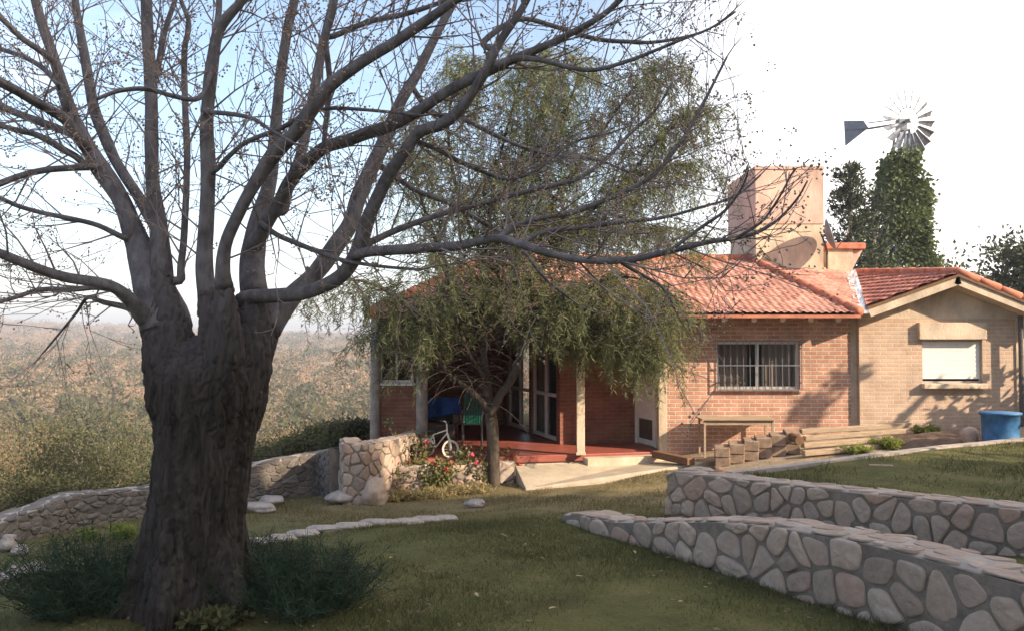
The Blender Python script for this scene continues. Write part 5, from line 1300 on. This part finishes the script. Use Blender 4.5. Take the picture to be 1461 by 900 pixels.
# green corded chair
CYd = 16.2; cc = V(X(674, CYd), CYd, FZ); CH = T('garden_chair', 'green corded garden chair on the shaded porch behind the pepper trunk', 'chair', cc)
k = MB(); w = .18
for s in (-1, 1):
    k.tube([cc+V(s*w, -.22, 0), cc+V(s*w, -.2, .42), cc+V(s*w, .18, .40), cc+V(s*w*.95, .36, .95)], .013, 7); k.tube([cc+V(s*w, .24, 0), cc+V(s*w, .15, .40)], .013, 7)
    k.tube([cc+V(s*w, -.18, .42), cc+V(s*(w+.03), -.16, .62), cc+V(s*(w+.02), .22, .64)], .012, 7)
k.tube([cc+V(-w*.95, .36, .95), cc+V(-.1, .39, 1.02), cc+V(.1, .39, 1.02), cc+V(w*.95, .36, .95)], .013, 7); k.tube([cc+V(-w, -.2, .42), cc+V(w, -.2, .42)], .013, 7); k.build('frame', M['iron'], CH, uv=False)
k = MB(); k2 = MB()
for i in range(11):
    u = -w+2*w*(i+.5)/11; k.tube([cc+V(u, .18, .42), cc+V(u*.95, .27, .68), cc+V(u*.9, .375, .99)], .006, 5); k2.tube([cc+V(u, -.2, .425), cc+V(u, 0, .40), cc+V(u, .18, .415)], .0085, 5)
k.build('backrest', M['green_plastic'], CH, uv=False); k2.build('seat', M['green_plastic'], CH, uv=False)
# dark armchair with a blue cloth thrown over it
AY = 16.4; ac = V(X(626, AY), AY, FZ); AR = T('armchair', 'dark armchair standing on the shaded porch under a blue cloth', 'armchair', ac)
k = MB(); k.box(ac[:2]+(FZ+.12,) and (ac.x-.36, ac.y-.36, FZ+.12), (ac.x+.36, ac.y+.30, FZ+.42)); k.build('seat', M['armchair'], AR, bevel=.04)
k = MB(); k.box((ac.x-.36, ac.y+.20, FZ+.421), (ac.x+.36, ac.y+.36, FZ+.86)); k.build('backrest', M['armchair'], AR, bevel=.04)
for s in (-1, 1):
    k = MB(); k.box((ac.x+s*.36-.07, ac.y-.36, FZ+.422), (ac.x+s*.36+.07, ac.y+.195, FZ+.60)); k.build('armrest', M['armchair'], AR, bevel=.03)
for sx in (-1, 1):
    for sy in (-1, 1):
        k = MB(); k.box((ac.x+sx*.31-.03, ac.y+sy*.28-.03, FZ+.001), (ac.x+sx*.31+.03, ac.y+sy*.28+.03, FZ+.119)); k.build('leg', M['armchair'], AR)
k = MB(); nu, nv_ = 26, 22
for j in range(nv_+1):
    for i in range(nu+1):
        u = -.40+.80*i/nu; v = j/nv_; 
        if v < .5: y = ac.y+.17-.02*math.sin(u*19)-.05*(.5-v)*1.2; z = FZ+.52+.36*(v/.5)+.07*math.sin(u*6)*(.5-v)
        elif v < .62: y = ac.y+.17+.22*(v-.5)/.12; z = FZ+.885+.012*math.sin(u*23)
        else: y = ac.y+.39+.012*math.sin(u*21); z = FZ+.88-.3*(v-.62)/.38
        k.v.append((ac.x+u, y, z))
for j in range(nv_):
    for i in range(nu): k.f.append((j*(nu+1)+i, j*(nu+1)+i+1, (j+1)*(nu+1)+i+1, (j+1)*(nu+1)+i))
o = k.build('blue_cloth', M['blue_cloth'], None, smooth=True, uv=False); meta(o, 'bright blue cloth thrown over the back of the dark armchair on the porch', 'cloth'); md = o.modifiers.new('s', 'SOLIDIFY'); md.thickness = .008
# dark flower pot on the porch edge
py0 = V(X(594, 14.4), 14.4, FZ+.001); k = MB(); k.tube([py0, py0+V(0, 0, .2), py0+V(0, 0, .2), py0+V(0, 0, .24), py0+V(0, 0, .24), py0+V(0, 0, .19)], [.085, .115, .13, .13, .11, .10], 22)
fp_ = T('flower_pot', 'dark flower pot on the porch edge left of the small bicycle', 'flower pot', py0); k.build('pot', M['clay_pot'], fp_, smooth=False, uv=False)
k = MB(); k.disc(py0+V(0, 0, .195), (0, 0, 1), .10, .01, 20); k.build('soil', M['soil'], fp_, uv=False)
# stack of concrete posts seen end on
SY = 13.75
for i in range(6):
    x = X(1030+i*20, SY+.02*i); g = gz(x, SY); h = .30+.012*i; 
    k = MB(); lean = .05; dx = .125; L = .55
    b = V(x, SY+.03*i, g+.005); M_ = Matrix.Translation(b) @ Matrix.Rotation(-.22, 4, 'Z') @ Matrix.Rotation(.05*(i % 3-1), 4, 'Y')
    k.box((-dx+.004, 0, 0), (dx-.004, L, h*.48), M_); k.box((-dx+.008, -.012, h*.495), (dx-.002, L-.02, h), M_)
    o = k.build('concrete_block', M['block'], None, bevel=.012)
    meta(o, 'brownish concrete block in the row under the window, %s' % ['leftmost of the row', 'second from the left', 'third from the left', 'fourth from the left', 'fifth from the left', 'last one touching the timber beams'][i], 'block', 'row of concrete blocks beside the timber beams')
# long timber beams
for i, (x0, y0, x1, y1, dY, tk, lab) in enumerate([(1146, 646, 1262, 636, 13.5, .085, 'lowest front timber beam of the pile'), (1145, 635, 1272, 625, 13.68, .085, 'second timber beam of the pile, above the lowest front one'), (1147, 625, 1290, 614, 13.9, .08, 'third timber beam of the pile, just under the top one'), (1142, 615, 1300, 606, 14.2, .085, 'topmost rear timber beam of the pile')]):
    a, b = at(x0, y0, dY), at(x1, y1, dY+.25); k = MB(); k.bar(a, b, tk*1.3, tk); o = k.build('timber_beam', M['wood_grey'], None, bevel=.012)
    meta(o, lab+' lying along the brick wall', 'timber beam', 'timber beams stacked along the wall')
k = MB(); a = at(1141, 628, 13.5); k.tube([a, a+V(.02, .5, .02)], .07, 12); o = k.build('log', M['wood_dark'], None, smooth=False, uv=False); meta(o, 'short dark log end wedged between the concrete blocks and the beams', 'log')
# loose timber on the ground by the ramp
k = MB(); k.bar(at(986, 658, 14.0), at(935, 647, 14.9), .16, .12); o = k.build('timber_beam', M['wood_dark'], None, bevel=.012); meta(o, 'single dark beam lying alone on the end of the concrete ramp', 'timber beam', 'timber beams stacked along the wall')
# trestle against the wall
TR = T('trestle', 'rough wooden trestle table with thin posts standing against the brick wall', 'trestle', (X(1052, 14.9), 14.9, gz(X(1052, 14.9), 14.9)))
xa, xb = X(1005, 14.75), X(1102, 14.75); zt_ = Zp(597, 14.75)
for x in (xa, xb):
    for y in (14.78, 15.2):
        k = MB(); k.bar((x, y, gz(x, y)-.02), (x, y, zt_-.03), .034, .034, (0, 1, 0)); k.build('leg', M['wood_grey'], TR)
k = MB(); k.box((xa-.05, 14.72, zt_-.022), (xb+.06, 15.26, zt_)); k.build('tabletop', M['wood_grey'], TR)
k = MB(); k.box((xa, 14.77, zt_-.11), (xb, 14.79, zt_-.03)); k.build('rail', M['wood_grey'], TR)
# soil heap, bag, weeds, blue barrel
def mound(name, c, rx, ry, h, mat_, seed):
    k = MB(); n = 40; 
    for j in range(n+1):
        for i in range(n+1):
            u, v = -1+2*i/n, -1+2*j/n; r = math.hypot(u, v); z = h*max(0, 1-r*r)**1.3
            x, y = c.x+u*rx, c.y+v*ry; z += gz(x, y)-.03+.03*noise.noise(V(x*3, y*3, seed))+.02*noise.noise(V(x*9, y*9, seed)); k.v.append((x, y, z if r < 1 else gz(x, y)-.08))
    for j in range(n):
        for i in range(n): k.f.append((j*(n+1)+i, j*(n+1)+i+1, (j+1)*(n+1)+i+1, (j+1)*(n+1)+i))
    return k.build(name, mat_, None, smooth=True, uv=False)
c = V(X(1335, 13.9), 13.9, 0); meta(mound('soil_heap', c, 1.15, .8, .20, M['soil'], 3), 'low heap of dark soil beside the blue barrel', 'soil heap')
c = at(1383, 624, 13.3); k = MB(); k.ball(c+V(0, 0, .04), .14, 14, 10, (1, .8, 1.0))
for i, v in enumerate(k.v): q = Vector(v); k.v[i] = tuple(q+V(noise.noise(q*9), noise.noise(q*9+V(3, 0, 0)), noise.noise(q*7))*.05)
M['sack'] = mat('pinkish sack', (.50, .33, .26), .9, .2, 6, .5, 20)
meta(k.build('sack', M['sack'], None, smooth=True, uv=False), 'small crumpled pinkish sack left of the blue barrel', 'sack')
bY = 12.9; bcx = X(1425, bY); g = gz(bcx, bY); zt_ = Zp(588, bY); BB = T('blue_barrel', 'open blue plastic barrel standing on the ground below the gable wall', 'barrel', (bcx, bY, g))
k = MB(); prof = [(0, .255), (.02, .275), (.10, .285), (.11, .298), (.14, .298), (.15, .288), (.5, .30), (.93, .31), (.94, .325), (.985, .33), (1.0, .325), (1.0, .305), (.93, .295), (.2, .27)]
k.tube([V(bcx, bY, g+(zt_-g)*f) for f, r in prof], [r*.86 for f, r in prof], 40); k.build('body', M['blue_plastic'], BB, smooth=True, uv=False)
k = MB(); k.tube([V(bcx, bY, zt_-.03), V(bcx, bY, zt_-.005), V(bcx, bY, zt_+.006)], [.289, .297, .289], 40); k.build('rim', M['blue_plastic'], BB, smooth=True, uv=False)
pY = 15.1; px0 = X(1456, pY); k = MB(); k.tube([V(px0, pY, gz(px0, pY)-.1), V(px0, pY, .45)], .04, 12); meta(k.build('drain_pipe', M['iron'], None, smooth=False, uv=False), 'thin dark pipe standing upright at the right corner of the gable wall', 'pipe')
for lab, px, py, s in (('dry weed tuft at the right end of the timber beams', 1265, 640, .22), ('dry grass tuft in front of the timber beams', 1225, 648, .18), ('green weed at the foot of the gable wall under the shutter', 1320, 618, .2)):
    feathery(lab, px, py, s, .2, 30, M['lit_weed'], 'weed', .014, 'weeds by the gable wall', .09)
for lab, px, py in (('small dark clod at the left end of the terrace kerb', 1026, 674), ('small dark clod lying on the kerb below the beams', 1246, 653)):
    rock(lab, px, py, (.22, .18, .12), 60+px, 'clod', None, 'soil', .2)
k = MB(); a, b = hit(1240, 670, .45), hit(1274, 671, .45); k.bar(a+V(0, 0, .05), b+V(0, 0, .05), .07, .03); meta(k.build('plank', M['wood_grey'], None), 'short pale board lying on the terrace lawn', 'plank')

# ------------------------------------------------------------------ lawn: blades of grass
SC.view_layers[0].update()
def blades(name, X0, X1, Y0, Y1, N, hmin, hmax, w, mat_, zf, ok, label, bias=1.6):
    y = Y0+(Y1-Y0)*RNG.random(N)**bias; x = RNG.uniform(-1, 1, N); x = np.where(True, X0+(X1-X0)*RNG.random(N), x)
    k = ok(x, y); x, y = x[k], y[k]; n = len(x)
    dens = _hn(x, y, .55, .3)+.6*_hn(x, y, 1.7, 1.1); k = RNG.random(n) < np.clip(.58+.5*dens, .05, 1); x, y = x[k], y[k]; n = len(x)
    P = np.stack([x, y, zf(x, y)-.006], 1); h = RNG.uniform(hmin, hmax, n)*np.clip(1+.6*_hn(x, y, .5, 2.0)+.4*_hn(x, y, .19, .7), .35, 2.4); a = RNG.uniform(0, 6.283, n)
    s = np.stack([np.cos(a), np.sin(a), 0*a], 1)*w*RNG.uniform(.6, 1.4, (n, 1)); tip = P+np.stack([RNG.normal(0, .55, n)*h, RNG.normal(0, .55, n)*h, h], 1)
    o = quads(name, np.stack([P-s/2, P+s/2, tip], 1), mat_, None, tri=True); return meta(o, label, 'grass', kind='stuff')
M['grass'] = mat('grass', (.07, .08, .028), .8, .3, 1.3, island=1, hue=[(.054, .052, .02), (.086, .084, .03), (.115, .112, .039), (.19, .155, .068), (.088, .075, .033)], trans=.3)
M['grass_dry'] = mat('dry grass', (.16, .135, .05), .8, .3, 1.3, island=1, hue=[(.10, .09, .04), (.19, .15, .07), (.27, .21, .11), (.13, .11, .052)], trans=.3)
fpo = np.array(fp + [(fp[-1][0]+3, fp[-1][1]), (fp[0][0]+1.2, fp[0][1]+.3)])
upo = np.array([(w_a+back*.1).xy[:], w_b.xy[:], w_c.xy[:], (14, 5), (14, 14), (KERB[-1].x, KERB[-1].y), (KERB[0].x, KERB[0].y)])
rpo = np.array([(p.x, p.y) for p in ra])
ppo = np.array([(-2.5, 12.95), (xc, 14.0), (xc+.2, 22), (-2.6, 22)])
def lawn_ok(x, y):
    k = inside(x, y) & ~inside(x, y, fpo) & ~inside(x, y, rpo) & ~inside(x, y, upo)
    k &= dist_poly(x, y, np.array([p[:] for p in bp_]), False) > .12
    k &= (np.abs(x-tb_.x)**2+(y-TD)**2) > .33**2
    kl = np.interp(x, [p.x for p in KERB]+[20], [p.y for p in KERB]+[KERB[-1].y+2.5]); k &= ~((y > kl) & (x > 2.6)); k &= np.abs(x/y) < .75
    k &= ~((y > 13.6+.36*(x+1.9)) & (x > -2.4) & (x < 3))
    return k
blades('lawn_grass', -5.5, 3.2, 3.3, 9.5, 190000, .018, .055, .006, M['grass'], ground_z, lawn_ok, 'short green grass of the shaded lawn', 1.25)
blades('lawn_grass', -5.5, 3.2, 3.3, 11, 60000, .05, .10, .007, M['grass'], ground_z, lambda x, y: lawn_ok(x, y) & (_hn(x, y, .23, 5)+_hn(x, y, .61, 1.4) > 1.05), 'taller tufts of grass scattered over the lawn', 1.2)
blades('lawn_grass', -6.5, 4.2, 9.0, 15.0, 90000, .02, .06, .009, M['grass_dry'], ground_z, lawn_ok, 'yellowish dry grass in front of the porch', 1.0)
blades('lawn_grass', 2.2, 10.5, 6.5, 13.5, 90000, .02, .06, .009, M['grass'], terr_z, lambda x, y: inside(x, y, poly) & (dist_poly(x, y, poly) > .06), 'short grass of the upper terrace lawn', 1.0)

n = 5200; x = RNG.uniform(-5.5, 4, n); y = 3.4+9*RNG.random(n)**1.2; k = lawn_ok(x, y)
k &= RNG.random(n) < np.clip(.35+.8*np.exp(-((x-tb_.x)**2+(y-TD)**2)/3)+.3*_hn(x, y, .7, 3), .05, 1); x, y = x[k], y[k]; n = len(x)
M['litter'] = mat('leaf litter', (.13, .09, .05), .85, .3, 5, island=1, hue=[(.07, .045, .028), (.15, .10, .055), (.24, .18, .10), (.10, .07, .04)])
D = np.stack([RNG.normal(size=n), RNG.normal(size=n), RNG.normal(0, .25, n)], 1)
meta(quads('leaf_litter', leaves(np.stack([x, y, ground_z(x, y)+RNG.uniform(.006, .03, n)], 1), D, RNG.uniform(.02, .06, n), RNG.uniform(.012, .028, n), np.array([[0, 0, 1.0]])+RNG.normal(0, .3, (n, 3))), M['litter']), 'fine brown leaf litter and twigs lying in the grass', 'leaf litter', kind='stuff')
# ------------------------------------------------------------------ trees to the right of the picture that shade the garden
SH = [(15.0, .9, 9.5, (2.6, 2.5, 4.2)), (16.5, -3.0, 14.0, (3.4, 3.0, 6.2)), (14.0, -6.5, 14.5, (3.2, 3.0, 6.4)), (17.0, -10.0, 14.0, (3.4, 3.2, 6.2)), (11.0, -10.0, 12.0, (3.4, 3.2, 5.4)), (20.5, -2.6, 14.5, (3.2, 2.4, 6.4)), (21, -7.5, 15, (3.4, 3.0, 6.6)), (9.5, -4.5, 10, (2.6, 2.6, 4.4)), (25, -6.0, 25, (3.4, 3.0, 11)), (27, -11.5, 25, (3.6, 3.2, 11))]
for i, (x, y, h, rd) in enumerate(SH):
    broad_tree('shade_tree', 'dense dark tree standing right of the garden', (x, y, gz(x, y)), h, rd, 9000, .42, .26, M['pine'], M['twig'], 'trees shading the garden from the right', clumps=60, cz=.56, spread=.42)
for x, y, h in ((12.2, 4.4, 2.0), (12.1, 6.6, 1.9), (12.3, 8.8, 1.45), (12.5, 11.0, 1.15), (10.9, 13.95, .95), (10.9, 12.3, .95)):
    bush('bush', 'leafy shrub in the hedge right of the terrace', (x, y, gz(x, y)), (1.0, 1.25, h), 5000, .18, .11, M['bush'], group='hedge right of the terrace')
LT = T('leaning_tree', 'slim tree leaning to the right in front of the hedge beside the gable wing', 'tree', (9.6, 11.8, gz(9.6, 11.8)))
k = MB(); k.tube([(9.5, 11.8, -1.6), (10.6, 11.8, -.3), (11.9, 11.8, .95), (13.1, 11.8, 2.2), (13.9, 11.85, 3.0)], [.12, .105, .095, .075, .03], 10, wob=.2)
k.tube([(11.2, 11.8, .3), (11.5, 11.85, 1.5), (11.8, 11.9, 2.6)], [.05, .04, .02], 7)
k.build('trunk', M['pepper_bark'], LT, smooth=True, uv=False)
leaf_blob('crown', M['pine'], LT, (11.8, 11.9, 2.65), (.34, .3, .34), 500, .12, .07, 8)
# ------------------------------------------------------------------ air
mh = bpy.data.materials.new('haze'); mh.use_nodes = True; n = mh.node_tree; n.nodes.remove(n.nodes['Principled BSDF'])
pv = n.nodes.new('ShaderNodeVolumePrincipled'); pv.inputs['Density'].default_value = HAZE; pv.inputs['Color'].default_value = (.94, .95, 1, 1); pv.inputs['Anisotropy'].default_value = .3
n.links.new(pv.outputs[0], n.nodes['Material Output'].inputs['Volume'])
k = MB(); k.box((-5400, -320, -60), (5400, 8200, 75)); o = k.build('haze', mh, None, uv=False); meta(o, kind='stuff')
